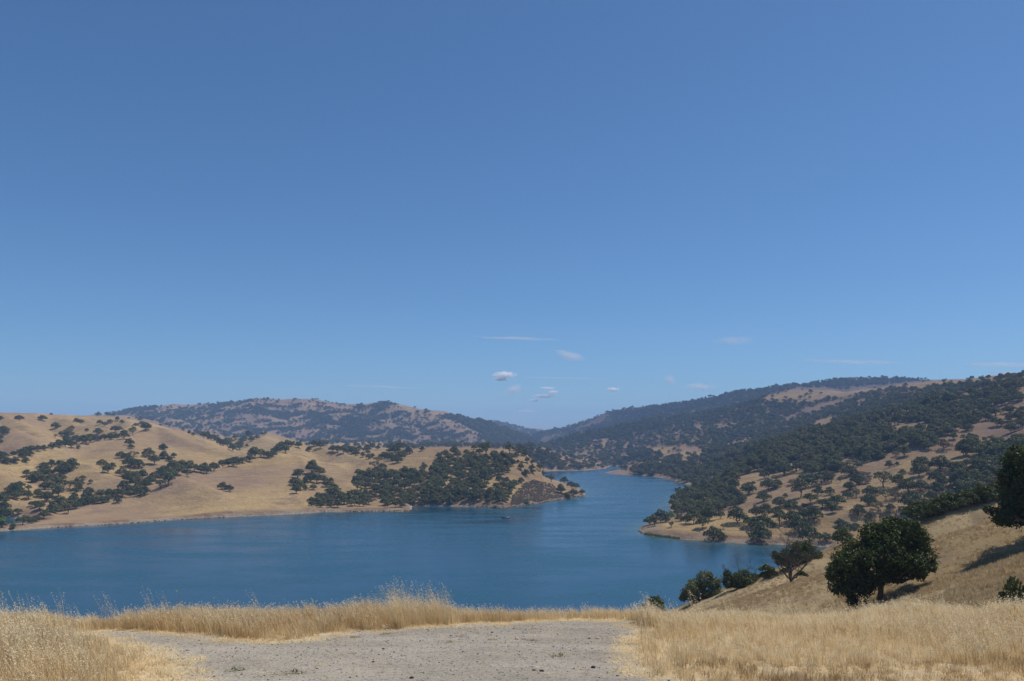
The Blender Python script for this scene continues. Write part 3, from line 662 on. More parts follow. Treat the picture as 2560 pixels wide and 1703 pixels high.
zone('headland_crest', R5, [(330,215,140),(200,250,140),(100,260,90),(130,380,170),(510,210,90),(600,250,100),(750,150,160),(620,140,90),(970,125,70),(905,120,60),(700,210,110),(800,230,140,'thin'),(910,240,100),(950,290,120),(1140,210,130,'thin'),(1240,250,90,'live')], 'live')
zone('headland_nose', R5, [(1265,340,70),(1325,350,50),(1400,340,80),(1480,350,90),(1310,440,90),(1470,440,90),(1385,530,130),(1490,490,80),(1590,460,90,'thin'),(1640,520,80,'thin'),(1690,560,50),(1760,620,80,'thin'),(1310,630,90),(1210,660,90),(1100,640,110),(930,700,80),(870,740,60),(2050,700,130,'live'),(2120,720,110,'live'),(1950,600,120,'live'),(2080,830,140,'live'),(2210,800,90,'live'),(1890,700,70,'live'),(1900,790,130),(1990,860,100),(245,960,80,'willow'),(1390,950,95,'willow'),(2010,865,80,'willow'),(930,1010,60,'willow')])
zone('point', R6, [(350,1040,230),(570,990,330),(440,1060,160,'thin'),(660,990,160),(770,1090,85,'thin'),(940,970,180),(1060,1010,200),(1210,1020,260),(1520,960,330),(1390,1110,230),(1430,960,250),(1790,1120,110,'thin'),(1600,1350,330,'live'),(1770,1330,170,'live'),(2060,1000,370,'live'),(1740,920,150),(770,870,110,'willow'),(775,760,130,'willow')])
zone('point', R7, [(200,1090,270),(450,1180,470),(400,1400,420,'live'),(770,1040,210,'thin'),(1020,1000,270,'live'),(1250,920,230,'live'),(1440,960,330),(1170,1200,370,'live'),(1370,1400,400,'live'),(1690,1370,240),(1960,1080,190,'live'),(2080,1220,330),(2000,1430,400),(2250,1120,180,'live')])
zone('bench', R7, [(500,910,330),(320,880,260),(740,870,270),(1010,810,300),(780,690,280,'live'),(890,500,110),(460,580,270,'live'),(170,440,260,'live'),(560,360,300),(720,300,200),(480,130,180),(700,160,160,'olive'),(700,340,120,'olive'),(260,240,80),(1020,260,150,'olive'),(1190,500,260,'thin'),(1280,300,400,'live'),(1600,240,330,'live'),(1790,220,160,'thin'),(1960,210,90,'thin'),(1530,470,230,'live'),(1750,450,200),(1390,620,230),(1610,720,250),(1800,800,250),(1900,700,300),(2110,530,200),(2150,360,200),(2280,480,120,'thin'),(870,60,330,'live'),(1700,90,200,'olive'),(1420,70,260),(2150,90,300)])
zone('bench', R8, [(370,1250,300,'live'),(560,1060,250),(980,1150,170),(1090,930,200,'olive'),(1430,1120,420,'live'),(1340,800,300,'live'),(600,880,300),(190,740,180),(330,640,250,'live'),(1780,960,230,'live'),(1900,800,300),(1580,780,330),(2150,950,250),(2000,700,280),(1900,620,300,'live'),(1550,480,300),(1600,350,300),(1970,370,350,'live'),(2200,400,250),(1120,270,110),(1220,440,130,'live'),(1150,700,300),(850,700,350,'thin'),(740,1140,200,'olive'),(900,960,230,'thin'),(320,900,150,'thin'),(590,1330,220,'live'),(1730,1140,110,'live'),(960,320,180,'live'),(740,150,240),(500,200,240),(250,430,320,'thin')])
# woods: polygon in photo pixels, trees per 100 px², width range in px (None: from the size of a tree there), kinds, group key, noise cut
WOODS = [
 ('headland_wood', [(895,1190),(960,1188),(1020,1190),(1060,1180),(1100,1180),(1100,1260),(1030,1271),(960,1269),(955,1245),(935,1225),(905,1222),(885,1213)], .85, 'oakmix'),
 ('headland_wood', [(1080,1168),(1122,1161),(1151,1139),(1189,1146),(1202,1149),(1250,1144),(1280,1148),(1287,1171),(1263,1188),(1224,1197),(1221,1210),(1212,1229),(1224,1232),(1246,1229),(1250,1209),(1292,1219),(1275,1236),(1267,1260),(1204,1261),(1189,1254),(1131,1264),(1080,1259)], .85, 'oakmix'),
 ('shore_wood', [(775,1256),(817,1236),(839,1229),(854,1250),(905,1238),(920,1239),(944,1245),(934,1260),(897,1270),(810,1273),(778,1266)], 1.0, 'oakmix'),
 ('bank_wood', [(1673,1274),(1688,1245),(1733,1224),(1784,1224),(1835,1231),(1860,1256),(1822,1274),(1790,1282),(1733,1282),(1688,1292),(1684,1280)], 1.25, 'oakmix'),
 ('spur_belt', [(2275,1305),(2300,1288),(2340,1262),(2400,1248),(2500,1225),(2560,1200),(2560,1235),(2490,1250),(2385,1276),(2300,1302)], 1.2, 'live'),
 ('far_headland', [(1262,1124),(1286,1120),(1320,1113),(1360,1123),(1388,1137),(1429,1157),(1515,1171),(1429,1175),(1390,1176),(1370,1166)], 2.2, 'oakmix'),
]
EXPL = [(1850,1192),(1960,1185),(2100,1180),(2100,1150),(2395,1142),(2395,1255),(2290,1300),(2100,1400),(1600,1360),(1600,1290),(1688,1292),(1790,1282),(1860,1256),(1835,1231)]
SLOPES = [(1275,1120),(1305,1115),(1330,1100),(1360,1086),(1395,1072),(1455,1053),(1520,1028),(1600,1011),(1700,999),(1800,986),(1900,967),(1950,960),(2057,951),(2096,943),(2236,939),(2300,942),(2440,949),(2560,937),(2560,1232),(2480,1250),(2100,1310),(1700,1290),(1690,1240),(1738,1222),(1720,1209),(1664,1194),(1586,1185),(1515,1168),(1430,1152),(1390,1132),(1350,1115)]

TREES = []                                          # dicts: x, y, h, kind, var, rot, zone
def size_kind(kind, r):
    if kind == 'mix': return r.choice(['oak', 'oak', 'live', 'live', 'live'])
    if kind == 'oakmix': return r.choice(['oak', 'oak', 'oak', 'thin', 'live'])
    return kind
def add_tree(px, py, wpx, kind, key, r, wmin=4.5, wmax=17.0):
    best = None
    for off in (0, 1.5, 3, 5, 7, 10, 13, 17):
        h = ray(px, py + off)
        if h is None: continue
        if lake_at(*h) < .5: continue
        wm = wpx * h[1] / F
        if wm <= wmax: best = h; break
        if best is None or h[1] < best[1]: best = h
    if best is None: return
    wm = wpx * best[1] / F
    if wm > wmax * 1.5: return
    wm = float(np.clip(wm * 1.08, wmin, wmax))
    k = str(size_kind(kind, r)); v = int(r.integers(len(VAR[k])))
    TREES.append(dict(x=best[0], y=best[1], w=wm, kind=k, var=v, rot=float(r.uniform(0, 6.283)), zone=key, px=px, sx=float(r.uniform(.92, 1.1)), sz=float(r.uniform(1.02, 1.32))))
tr_rng = np.random.default_rng(21)
for key, frame, kind, pts in ZONES:
    for p in tr(pts, *frame):
        add_tree(p[0], p[1], p[2] * 1.04, p[3] if len(p) > 3 else kind, key, tr_rng, wmax=21 if key in ('point', 'bench') else 17)
n_listed = len(TREES)
def poly_box(p): p = np.array(p); return p[:, 0].min(), p[:, 0].max(), p[:, 1].min(), p[:, 1].max()
def poly_area(p): p = np.array(p); x, y = p[:, 0], p[:, 1]; return abs(np.dot(x, np.roll(y, 1)) - np.dot(y, np.roll(x, 1))) / 2
for key, poly, dens, kind in WOODS:
    x0, x1, y0, y1 = poly_box(poly); n = int(poly_area(poly) * dens / 100)
    far = key == 'far_headland'
    pts = []; tries = 0
    while len(pts) < n and tries < n * 40:
        tries += 1
        x, y = tr_rng.uniform(x0, x1), tr_rng.uniform(y0, y1)
        if not inpoly(np.array(x), np.array(y), poly): continue
        if any((x - a) ** 2 / 1.6 + (y - b) ** 2 < (14 if far else 36) for a, b in pts[-250:]): continue
        pts.append((x, y))
    for x, y in pts:
        add_tree(x, y, tr_rng.uniform(15, 24) * (.55 if far else .62 if key == 'spur_belt' else 1), kind, key, tr_rng, 5.5, 15)
n_listed2 = len(TREES)
STUFF = []                                          # far woods: x, y, width, variant
def scatter(poly, n, wrange, keep, jm=JMIN, wood=None, cell=None):
    x0, x1, y0, y1 = poly_box(poly)
    X = tr_rng.uniform(x0, x1, n); Y = tr_rng.uniform(y0, y1, n); ok = inpoly(X, Y, poly)
    for x, y in zip(X[ok], Y[ok]):
        h = ray(x, y, jm)
        if h is None or lake_at(*h) < 2 or h[1] < 900 and wood != 'slope': continue
        if not keep(x, y, h): continue
        w = tr_rng.uniform(*wrange)
        if wood == 'slope' and h[1] < 2000:
            k = str(size_kind('oakmix' if tr_rng.uniform() > .11 else 'olive', tr_rng))
            TREES.append(dict(x=h[0], y=h[1], w=w, kind=k, var=int(tr_rng.integers(len(VAR[k]))), rot=float(tr_rng.uniform(0, 6.28)), zone='slope_wood', px=x, sx=1.0, sz=float(tr_rng.uniform(1.0, 1.3))))
        else: STUFF.append((h[0], h[1], w, int(tr_rng.integers(len(FAR)))))
def keep_slope(x, y, h):
    if inpoly(np.array(x), np.array(y), EXPL): return False
    for c in CLEAR:
        bx = poly_box(c)
        if bx[0] <= x <= bx[1] and bx[2] <= y <= bx[3] and inpoly(np.array(x), np.array(y), c): return tr_rng.uniform() < .035
    D = h[1]
    if inpoly(np.array(x), np.array(y), WOODS[3][1]) or inpoly(np.array(x), np.array(y), WOODS[4][1]): return False
    n = fbm(np.array([h[0]]), np.array([h[1]]), 130 if D < 2600 else 220, 4, 71)[0]
    dens = (1.0 if D < 700 else 1.0) * min(1.0, (D / 2400.0)) ** .75
    dens *= float(sstep(-.52, -.12, np.array(n))) if D < 2700 else float(sstep(-.50, -.2, np.array(n)))
    return tr_rng.uniform() < dens
scatter(SLOPES, 26000, (6.5, 15), keep_slope, wood='slope')
scatter([(1305,1116),(1330,1101),(1395,1073),(1455,1054),(1520,1029),(1600,1012),(1700,1000),(1800,987),(1900,968),(1950,961),(2057,952),(2096,944),(2236,940),(2300,943),(2440,950),(2200,962),(2000,970),(1900,1010),(1750,1050),(1600,1080),(1450,1120)], 16000, (9, 15), keep_slope, wood='slope')
# the blue ranges behind: trees keep to the hollows and leave the ribs bare
MTN = [(212,1040),(275,1030),(310,1018),(345,1012),(420,1010),(480,1007),(547,1000),(600,996),(640,991),(700,996),(740,993),(790,995),(860,1004),(900,1007),(960,1004),(1010,1012),(1060,1022),(1100,1035),(1150,1060),(1200,1085),(1260,1103),(1295,1113),(1290,1119),(1080,1117),(880,1117),(668,1100),(540,1106),(400,1072),(330,1052)]
def keep_mtn(x, y, h):
    if h[1] < 2200: return False
    X, Y = np.array([h[0]]), np.array([h[1]])
    n = .55 * fbm(X, Y, 260, 4, 61)[0] - .55 * ridged(X, Y, 420, 4, 13)[0] + 1.0 * fbm(X, Y, 48, 3, 62)[0]
    return tr_rng.uniform() < float(sstep(-.14, .42, np.array(n))) * (1 if h[1] > 3000 else .35) + .05
scatter(MTN, 34000, (9, 15), keep_mtn)
M2P = [(1100,1042),(1150,1041),(1230,1051),(1270,1059),(1320,1074),(1350,1083),(1395,1073),(1400,1074),(1330,1110),(1290,1113),(1200,1083),(1150,1058)]
scatter(M2P, 6000, (14, 22), lambda x, y, h: h[1] > 3000 and tr_rng.uniform() < .6)
scatter([(1000,1113),(1060,1114),(1180,1112),(1290,1116),(1295,1123),(1060,1124),(900,1116)], 500, (8, 12), lambda x, y, h: 1700 < h[1] < 3200 and tr_rng.uniform() < .45)
print('trees listed', n_listed, 'with woods', n_listed2, 'with slope', len(TREES), 'far', len(STUFF))

# the 300 that show largest become things of their own, the rest one wood
for t in TREES: t['show'] = t['w'] * F / t['y'] * (1 if t['zone'] != 'slope_wood' else .8)
order = sorted(TREES, key=lambda t: -t['show'])
SINGLE, REST = order[:290], order[290:]
ZN = dict(
 skyline_hill='on the bald tan skyline hill west of the lake', fold_hill='on the folded tan hillside below the western skyline', upper_gully='in the upper gully tree line of the western hills',
 knob_slope='on the open tan slope below the bare knob', side_gully='in the wooded side gully above the western cove', spit_cove='beside the small cove behind the sand spit',
 main_gully='in the tree belt behind the smooth front hill', front_hill='standing alone on the smooth front hill', round_hill='on the round hill behind the western ridge',
 far_valley='in the low valley under the blue range', ravine='in the short ravine beside the smooth front hill', saddle='in the saddle between front hill and headland',
 headland_crest='along the crest of the wooded headland', headland_side='on the landward side of the wooded headland', headland_nose='on the steep nose of the wooded headland',
 point='on the low grassy point across the narrow water', bench='on the tan bench above the low grassy point')
GRP = dict(skyline_hill='oaks on the skyline hill', headland_wood='oaks in the dense wood covering the headland', shore_wood='oaks along the shore below the ravine', bank_wood='oaks crowding the steep bank behind the grassy point',
 spur_belt='dark oaks in the gully behind the near grassy spur', far_headland='oaks on the small far headland', slope_wood='oaks covering the long eastern slope')
DENSE = dict(headland_wood='in the wood covering the headland', shore_wood='in the shore wood below the ravine', bank_wood='on the wooded bank behind the grassy point',
 spur_belt='in the gully belt behind the near spur', far_headland='on the small far headland', slope_wood='on the open eastern slope')
ORD = 'first second third fourth fifth sixth seventh eighth ninth tenth eleventh twelfth thirteenth fourteenth fifteenth sixteenth seventeenth eighteenth nineteenth twentieth'.split()
def ordinal(i):
    if i < 20: return ORD[i]
    tens = ['twenty', 'thirty', 'forty', 'fifty', 'sixty', 'seventy'][(i + 1) // 10 - 2]
    u = (i + 1) % 10
    return ({'twenty': 'twentieth', 'thirty': 'thirtieth', 'forty': 'fortieth', 'fifty': 'fiftieth', 'sixty': 'sixtieth', 'seventy': 'seventieth'}[tens]) if u == 0 else tens + '-' + ORD[u - 1]
KN = dict(oak='grey green oak', live='dark dense oak', thin='thin see-through oak', olive='yellowing olive tree', willow='bright green willow')
ON = dict(oak='oak_tree', live='oak_tree', thin='oak_tree', olive='buckeye_tree', willow='willow_tree')
byzone = {}
for z_ in ('slope_wood', 'headland_wood'):
    g_ = sorted([t for t in SINGLE if t['zone'] == z_], key=lambda t: -(ZC - ground_z(t['x'], t['y'])) / t['y'])
    for q_, t in enumerate(g_): t['band'] = ('lower band', 'middle band', 'upper band')[q_ * 3 // len(g_)]
for t in SINGLE: byzone.setdefault((t['zone'], t['kind'], t.get('band')), []).append(t)
for key, ts in byzone.items():
    ts.sort(key=lambda t: t['px'])
    for i, t in enumerate(ts):
        z, k = key[:2]
        if z in GRP and z != 'skyline_hill':
            t['label'] = KN[k] + ' ' + DENSE[z.split('/')[0]] + (', ' + t['band'] if t.get('band') else '') + ', ' + ordinal(i) + ' from left'
            t['group'] = GRP[z]
        else:
            t['group'] = 'oaks ' + ZN[z] if k in ('oak', 'live', 'thin') else 'small trees ' + ZN[z]
            t['label'] = KN[k] + ' ' + ZN[z] + (', ' + ordinal(i) + ' from left' if len(ts) > 1 else '')
def put_tree(t, cm, tm, wid):
    s = t['w'] / wid
    z = ground_z(t['x'], t['y'])
    e = bpy.data.objects.new(ON[t['kind']], None); col.objects.link(e); e.empty_display_size = .5
    e.location = (t['x'], t['y'], z - .12); e.rotation_euler = (0, 0, t['rot']); e.scale = (s * t['sx'], s, s * t['sz'])
    tag(e, t['label'], 'tree', t.get('group'))
    a = bpy.data.objects.new('crown', cm); col.objects.link(a); a.parent = e
    b = bpy.data.objects.new('trunk', tm); col.objects.link(b); b.parent = e
    return e
for t in SINGLE:
    cm, tm, jm, wid = VAR[t['kind']][t['var']]
    put_tree(t, cm, tm, wid)

# ------------------------------------------------------------------ scatter with geometry nodes (one object per mass)
def mass(name, pts, scales, rots, idx, meshes, label=None, cat=None, group=None, tilt=None):
    """points with an instance each; pts (n,3), scales (n,3), rots (n,3) euler"""
    src = bpy.data.collections.new(name + '_kinds')
    for i, me in enumerate(meshes):
        o = bpy.data.objects.new('%s_kind_%02d' % (name, i), me); src.objects.link(o)
    me = bpy.data.meshes.new(name); pts = np.asarray(pts, np.float32)
    me.vertices.add(len(pts)); me.vertices.foreach_set('co', pts.ravel())
    for nm, arr in (('inst_scale', scales), ('inst_rot', rots)):
        a = me.attributes.new(nm, 'FLOAT_VECTOR', 'POINT'); a.data.foreach_set('vector', np.asarray(arr, np.float32).ravel())
    a = me.attributes.new('inst_kind', 'INT', 'POINT'); a.data.foreach_set('value', np.asarray(idx, np.int32))
    o = link(name, me); tag(o, label, cat, group, 'stuff')
    ng = bpy.data.node_groups.new(name + '_scatter', 'GeometryNodeTree')
    ng.interface.new_socket('Geometry', in_out='INPUT', socket_type='NodeSocketGeometry'); ng.interface.new_socket('Geometry', in_out='OUTPUT', socket_type='NodeSocketGeometry')
    gi = ng.nodes.new('NodeGroupInput'); go = ng.nodes.new('NodeGroupOutput')
    ci = ng.nodes.new('GeometryNodeCollectionInfo'); ci.inputs[0].default_value = src; ci.inputs[1].default_value = True; ci.inputs[2].default_value = True
    ip = ng.nodes.new('GeometryNodeInstanceOnPoints'); ip.inputs['Pick Instance'].default_value = True
    def na(nm, ty):
        n = ng.nodes.new('GeometryNodeInputNamedAttribute'); n.data_type = ty; n.inputs[0].default_value = nm; return n.outputs[0]
    ng.links.new(gi.outputs[0], ip.inputs['Points']); ng.links.new(ci.outputs[0], ip.inputs['Instance'])
    ng.links.new(na('inst_kind', 'INT'), ip.inputs['Instance Index'])
    er = ng.nodes.new('FunctionNodeEulerToRotation'); ng.links.new(na('inst_rot', 'FLOAT_VECTOR'), er.inputs[0]); ng.links.new(er.outputs[0], ip.inputs['Rotation'])
    ng.links.new(na('inst_scale', 'FLOAT_VECTOR'), ip.inputs['Scale']); ng.links.new(ip.outputs[0], go.inputs[0])
    md = o.modifiers.new('scatter', 'NODES'); md.node_group = ng
    return o
meshes, widths, base = [], [], {}
for k in ('oak', 'live', 'thin', 'olive', 'willow'):
    base[k] = len(meshes)
    for v in VAR[k]: meshes.append(v[2]); widths.append(v[3])
fb = len(meshes)
for fm, fw in FAR: meshes.append(fm); widths.append(fw)
pts, scl, rot, idx = [], [], [], []
for t in REST:
    i = base[t['kind']] + t['var']; s = t['w'] / widths[i]
    pts.append((t['x'], t['y'], ground_z(t['x'], t['y']) - .15)); scl.append((s * t['sx'], s, s * t['sz'])); rot.append((0, 0, t['rot'])); idx.append(i)
for x, y, w, v in STUFF:
    i = fb + v; s = w / widths[i]
    pts.append((x, y, ground_z(x, y) - .3)); scl.append((s, s, s * tr_rng.uniform(.95, 1.35))); rot.append((0, 0, tr_rng.uniform(0, 6.28))); idx.append(i)
mass('oak_woods', pts, scl, rot, idx, meshes, 'oak woods covering the far slopes and blue ranges beyond the lake', 'woods')

# brush on the steep nose of the headland and patches elsewhere
BR = [([(1309,1209),(1335,1200),(1377,1209),(1402,1227),(1416,1242),(1385,1247),(1343,1256),(1318,1251),(1292,1263),(1275,1261),(1282,1239)], 3600, 1.3, 2.9),
      ([(2255,1285),(2300,1278),(2300,1290),(2275,1296)], 40, 2, 3.5), ([(2200,1285),(2226,1280),(2226,1300),(2205,1300)], 30, 2, 4), ([(1395,1176),(1440,1160),(1515,1173),(1430,1175)], 120, 3, 5),
      ([(1800,1255),(1850,1240),(1870,1250),(1830,1270)], 40, 3, 5), ([(2010,1262),(2060,1270),(2040,1282),(1990,1278)], 50, 3, 5), ([(2145,1180),(2175,1185),(2170,1222),(2140,1210)], 70, 3, 6)]
pts, scl, rot, idx = [], [], [], []
for poly, n, a, b in BR:
    x0, x1, y0, y1 = poly_box(poly)
    for _ in range(n):
        x, y = tr_rng.uniform(x0, x1), tr_rng.uniform(y0, y1)
        if not inpoly(np.array(x), np.array(y), poly): continue
        h = ray(x, y)
        if h is None or lake_at(*h) < 1: continue
        s = tr_rng.uniform(a, b) * .5
        pts.append((*h, ground_z(*h) - .1)); scl.append((s * 1.3, s * 1.3, s * .9)); rot.append((0, 0, tr_rng.uniform(0, 6.28))); idx.append(int(tr_rng.integers(2)))
mass('brush', pts, scl, rot, idx, [v[2] for v in VAR['scrub']], 'grey brown brush covering the steep nose of the headland', 'brush')
# ------------------------------------------------------------------ the trees on the near grassy spurs
def place(px, D): x = D * (px - CX) / F; return x, D, ground_z(x, D)
def near_tree(name, label, px, D, top, width_px, mat='nearleaf', cat='tree', group=None, rot=0.0, sink=.15, **kw):
    x, y, z = place(px, D)
    h = ZC + (YH - top) * D / F - z + sink
    wm = width_px * D / F
    (cv, cf), (tv, tf) = oak_shape(**kw)
    cx = (cv[:, 0].max() + cv[:, 0].min()) / 2 if kw.get('lean') else 0
    sxy = wm / (np.percentile(cv[:, 0], 99.5) - np.percentile(cv[:, 0], .5))
    zt = np.percentile(cv[:, 2], 99.8)
    S = np.array([sxy, sxy, h / zt])
    e = bpy.data.objects.new(name, None); col.objects.link(e); e.location = (x, y, z - sink); e.rotation_euler = (0, 0, rot); tag(e, label, cat, group)
    link('crown', mesh_from('crown', cv * S, cf, [M[mat]]), e)
    tm = tv * S; link('trunk', mesh_from('trunk', tm, tf, [M['bark']], smooth=True), e)
    return e, h
def lobed_tree(label, px, D, lobes, leaf, n_leaf, seed, mat='nearleaf', dead_top=(), spread=1.0):
    """an oak whose boughs are placed one by one: lobes = (column, row, radius) of each bough as seen from the turnout"""
    r = np.random.default_rng(seed); x, y, z = place(px, D); k = D / F
    cen, rad = [], []
    for c, row, q in lobes:
        n = 3 if q > 16 * 110 / D else 2
        for i in range(n):
            cx_, cz_ = (c - CX) * k - x, ZC + (YH - row) * k - z
            rr = q * k * r.uniform(.62, .95) if i else q * k * .92
            dy = 0 if i == 0 else r.uniform(-1, 1) * spread * 2.6
            cen.append((cx_ + (r.normal(0, q * k * .35) if i else 0), dy, cz_ + (r.normal(0, q * k * .25) if i else 0))); rad.append(rr)
    cen = np.array(cen); rad = np.array(rad); cen[:, 2] = np.maximum(cen[:, 2], rad * .5)
    w = rad ** 2; w /= w.sum(); P, Dn = [], []; need = n_leaf
    while need > 0:
        m = need * 2 + 50; li = r.choice(len(cen), m, p=w); d = r.normal(size=(m, 3)); d /= np.linalg.norm(d, axis=1)[:, None]
        bump = 1 + .22 * np.sin(d[:, 0] * 6 + li) * np.sin(d[:, 2] * 7 + li * 2) + .14 * np.sin(d[:, 1] * 13 + li * 3)
        p = cen[li] + d * (rad[li] * bump * r.uniform(.66, 1.12, m))[:, None]
        ok = (np.linalg.norm(p[:, None] - cen[None], axis=2) / rad[None]).min(axis=1) > .58
        P.append(p[ok][:need]); Dn.append(d[ok][:need]); need -= len(P[-1])
    p = np.concatenate(P); d = np.concatenate(Dn); n = len(p)
    nrm = d * .8 + r.normal(size=(n, 3)) * .7 + np.array([0, 0, .2]); nrm /= np.linalg.norm(nrm, axis=1)[:, None]
    t = np.cross(nrm, r.normal(size=(n, 3))); t /= np.linalg.norm(t, axis=1)[:, None]; b = np.cross(nrm, t)
    s1 = leaf * r.uniform(.55, 1.3, n)[:, None]; s2 = s1 * r.uniform(.45, .95, n)[:, None]
    V = np.stack([p + t * s1, p + b * s2 + nrm * s1 * .2, p - t * s1, p - b * s2 + nrm * s1 * .2], 1).reshape(-1, 3)
    e = bpy.data.objects.new('oak_tree', None); col.objects.link(e); e.location = (x, y, z - .1); tag(e, label, 'tree')
    link('crown', mesh_from('crown', V, np.arange(n * 4).reshape(n, 4), [M[mat]]), e)
    H = cen[:, 2].max(); fork = np.array([r.uniform(-.02, .02) * H, 0, H * .22]); tw = H * .032
    tk = [tube([(0, 0, -.4), (0, 0, 0), (fork[0] * .5, .05, fork[2] * .5), tuple(fork)], [tw * 1.5, tw * 1.2, tw, tw * .95], 9)]
    for j in range(len(cen)):
        c = cen[j]; mid = fork * .5 + c * .5 + np.array([r.normal(0, .03 * H), r.normal(0, .03 * H), -.05 * H])
        q1 = fork * .8 + c * .2 + np.array([0, 0, .03 * H])
        tk.append(tube([tuple(fork), tuple(q1), tuple(mid), tuple(c), tuple(c + (c - mid) * .35)], [tw * .55, tw * .42, tw * .26, tw * .13, .015], 5))
        for _ in range(3):
            e2 = c + r.normal(size=3) * rad[j] * .75; tk.append(tube([tuple(c * .7 + mid * .3), tuple((c + e2) / 2 + r.normal(size=3) * .1), tuple(e2)], [tw * .12, tw * .08, .012], 3))
    v, f = join_geo(tk); link('trunk', mesh_from('trunk', v, f, [M['bark']], smooth=True), e)
    if dead_top:
        out = []
        for c, row, ln in dead_top: dead_branches(((c - CX) * k - x, .3, ZC + (YH - row) * k - z), (r.uniform(-.5, .5), 0, 1), ln, .06, 3, r, out)
        v, f = join_geo(out); link('dead_twigs', mesh_from('dead_twigs', v, f, [M['dead']], smooth=True), e)
    return e
near_tree('bush', 'small green bush top showing just over the grassy rim', 1638, 205, 1491, 62, cat='bush', seed=321, n_leaf=1500, leaf=.05, spread=.7, base=.05, n_lobes=10, lobe=(.15,.26))
near_tree('oak_tree', 'oak outside the frame whose shade darkens the lower right slope', 2790, 82, 1370, 200, seed=335, n_leaf=4000, leaf=.03, spread=.7, base=.1, n_lobes=20, lobe=(.12,.2))

def dead_branches(start, direction, length, rad, depth, r, out, droop=0.0):
    p = Vector(start); d = Vector(direction).normalized(); pts = [tuple(p)]; rads = [rad]
    n = 5
    for i in range(n):
        d = (d + Vector((r.uniform(-.38, .38), r.uniform(-.3, .3), r.uniform(-.2, .28) - droop))).normalized()
        p = p + d * (length / n); pts.append(tuple(p)); rads.append(max(rad * (1 - .6 * (i + 1) / n), .006))
        if depth > 0 and i >= 1:
            for _ in range(1 if depth > 2 else int(r.integers(1, 3))):
                side = Vector((r.uniform(-1, 1), r.uniform(-.8, .8), r.uniform(-.15, .9)))
                dead_branches(p, d * .5 + side * .9, length * r.uniform(.45, .7), rads[-1] * .65, depth - 1, r, out, droop)
    out.append(tube(pts, rads, 5 if rad > .04 else 3))
def dead_tree(name, label, px, D, base_row, height, seed, spread=1.0, leafy=()):
    r = np.random.default_rng(seed); x, y, z = place(px, D)
    e = bpy.data.objects.new(name, None); col.objects.link(e); e.location = (x, y, z - .1); tag(e, label, 'tree')
    tk = []
    dead_branches((0, 0, 0), (.05, 0, 1), height * .66, .30, 4, r, tk)
    for sx in (-1, 1, -.5, .8):
        dead_branches((sx * .1, 0, height * .08), (sx * 1.1 * spread, r.uniform(-.3, .3), .75), height * .58, .19, 3, r, tk)
    v, f = join_geo(tk); link('trunk', mesh_from('trunk', v, f, [M['dead']], smooth=True), e)
    for (ox, oz, rr) in leafy:
        (cv, cf), _ = oak_shape(seed + 7, 500, .10, .6, .1, 7, lobe=(.2, .32))
        cv = (cv - cv.mean(0)) * rr * 1.5 + np.array([ox, 0, oz])
        link('leaf_cluster', mesh_from('leaf_cluster', cv, cf, [M['oak']]), e)
    return e
dead_tree('dead_tree', 'twisted bare grey tree with a few leafy clumps below the grassy spur', 1978, 150, 1512, 8.4, 61, 1.2, [(-4.6, 3.0, 1.5), (-5.2, 1.6, 1.3), (-3.8, 2.2, 1.3), (2.2, 1.9, 1.0), (-1.3, 2.6, .8)])

near_tree('bush', 'added dark bush standing in for shade on the dry slope, lower right edge', 2552, 58, 1448, 118, cat='bush', seed=371, mat='live', n_leaf=6000, leaf=.03, spread=.75, base=.03, n_lobes=26, lobe=(.14,.25), deep=.7)  # bush added to stand in for the patch of tree shade on this slope
lobed_tree('big dark spreading oak, its low boughs hanging almost to the dry slope, nearest whole tree', 2200, 106.5,
 [(2215,1330,30),(2250,1325,32),(2182,1345,32),(2285,1352,36),(2312,1390,30),(2150,1378,33),(2112,1405,30),(2086,1422,20),(2215,1385,46),(2265,1395,40),(2125,1450,34),(2150,1482,27),(2104,1470,20),(2165,1430,36),(2298,1425,22),(2242,1428,26),(2132,1498,15),(2200,1360,38),(2328,1412,16),(2238,1302,12),(2262,1305,12),(2192,1318,14),(2076,1440,12)], .145, 46000, 401)
lobed_tree('leafy oak above the grassy spur, cut off by the right edge', 2625, 108,
 [(2545,1150,32),(2590,1140,42),(2522,1190,28),(2560,1210,42),(2600,1230,48),(2532,1250,32),(2497,1283,20),(2481,1275,12),(2515,1300,18),(2560,1270,33),(2546,1308,11),(2600,1180,48),(2650,1200,48),(2540,1122,12),(2640,1150,40),(2660,1250,40)], .150, 40000, 405)
lobed_tree('spreading oak on the crest of the grassy spur with its trunk showing against the slope', 1999, 184,
 [(1990,1368,15),(2020,1375,17),(2044,1390,13),(1965,1385,15),(1945,1390,11),(2057,1397,7),(1975,1405,18),(2005,1398,20),(1951,1424,9),(1968,1428,12),(1946,1440,6),(1992,1422,9),(2030,1410,9),(1936,1382,6)], .17, 15000, 409, spread=.8)
lobed_tree('rounded green oak rising behind the grassy rim beside the water', 1757, 196,
 [(1762,1450,19),(1737,1465,19),(1786,1460,17),(1716,1485,14),(1750,1490,23),(1790,1488,19),(1765,1505,17),(1706,1500,9),(1735,1510,13),(1800,1505,9),(1775,1440,9)], .17, 16000, 413, mat='oak', spread=.9)
lobed_tree('dark oak with bare grey twigs on top, between the green oak and the dead tree', 1865, 188,
 [(1855,1440,17),(1830,1450,17),(1886,1450,17),(1906,1465,14),(1820,1470,13),(1850,1475,21),(1886,1480,17),(1836,1495,13),(1862,1500,13),(1910,1485,9),(1815,1432,8)], .17, 14000, 417, mat='live', dead_top=[(1852,1432,2.6),(1872,1436,2.4),(1824,1440,2.0),(1895,1442,1.8)], spread=.9)
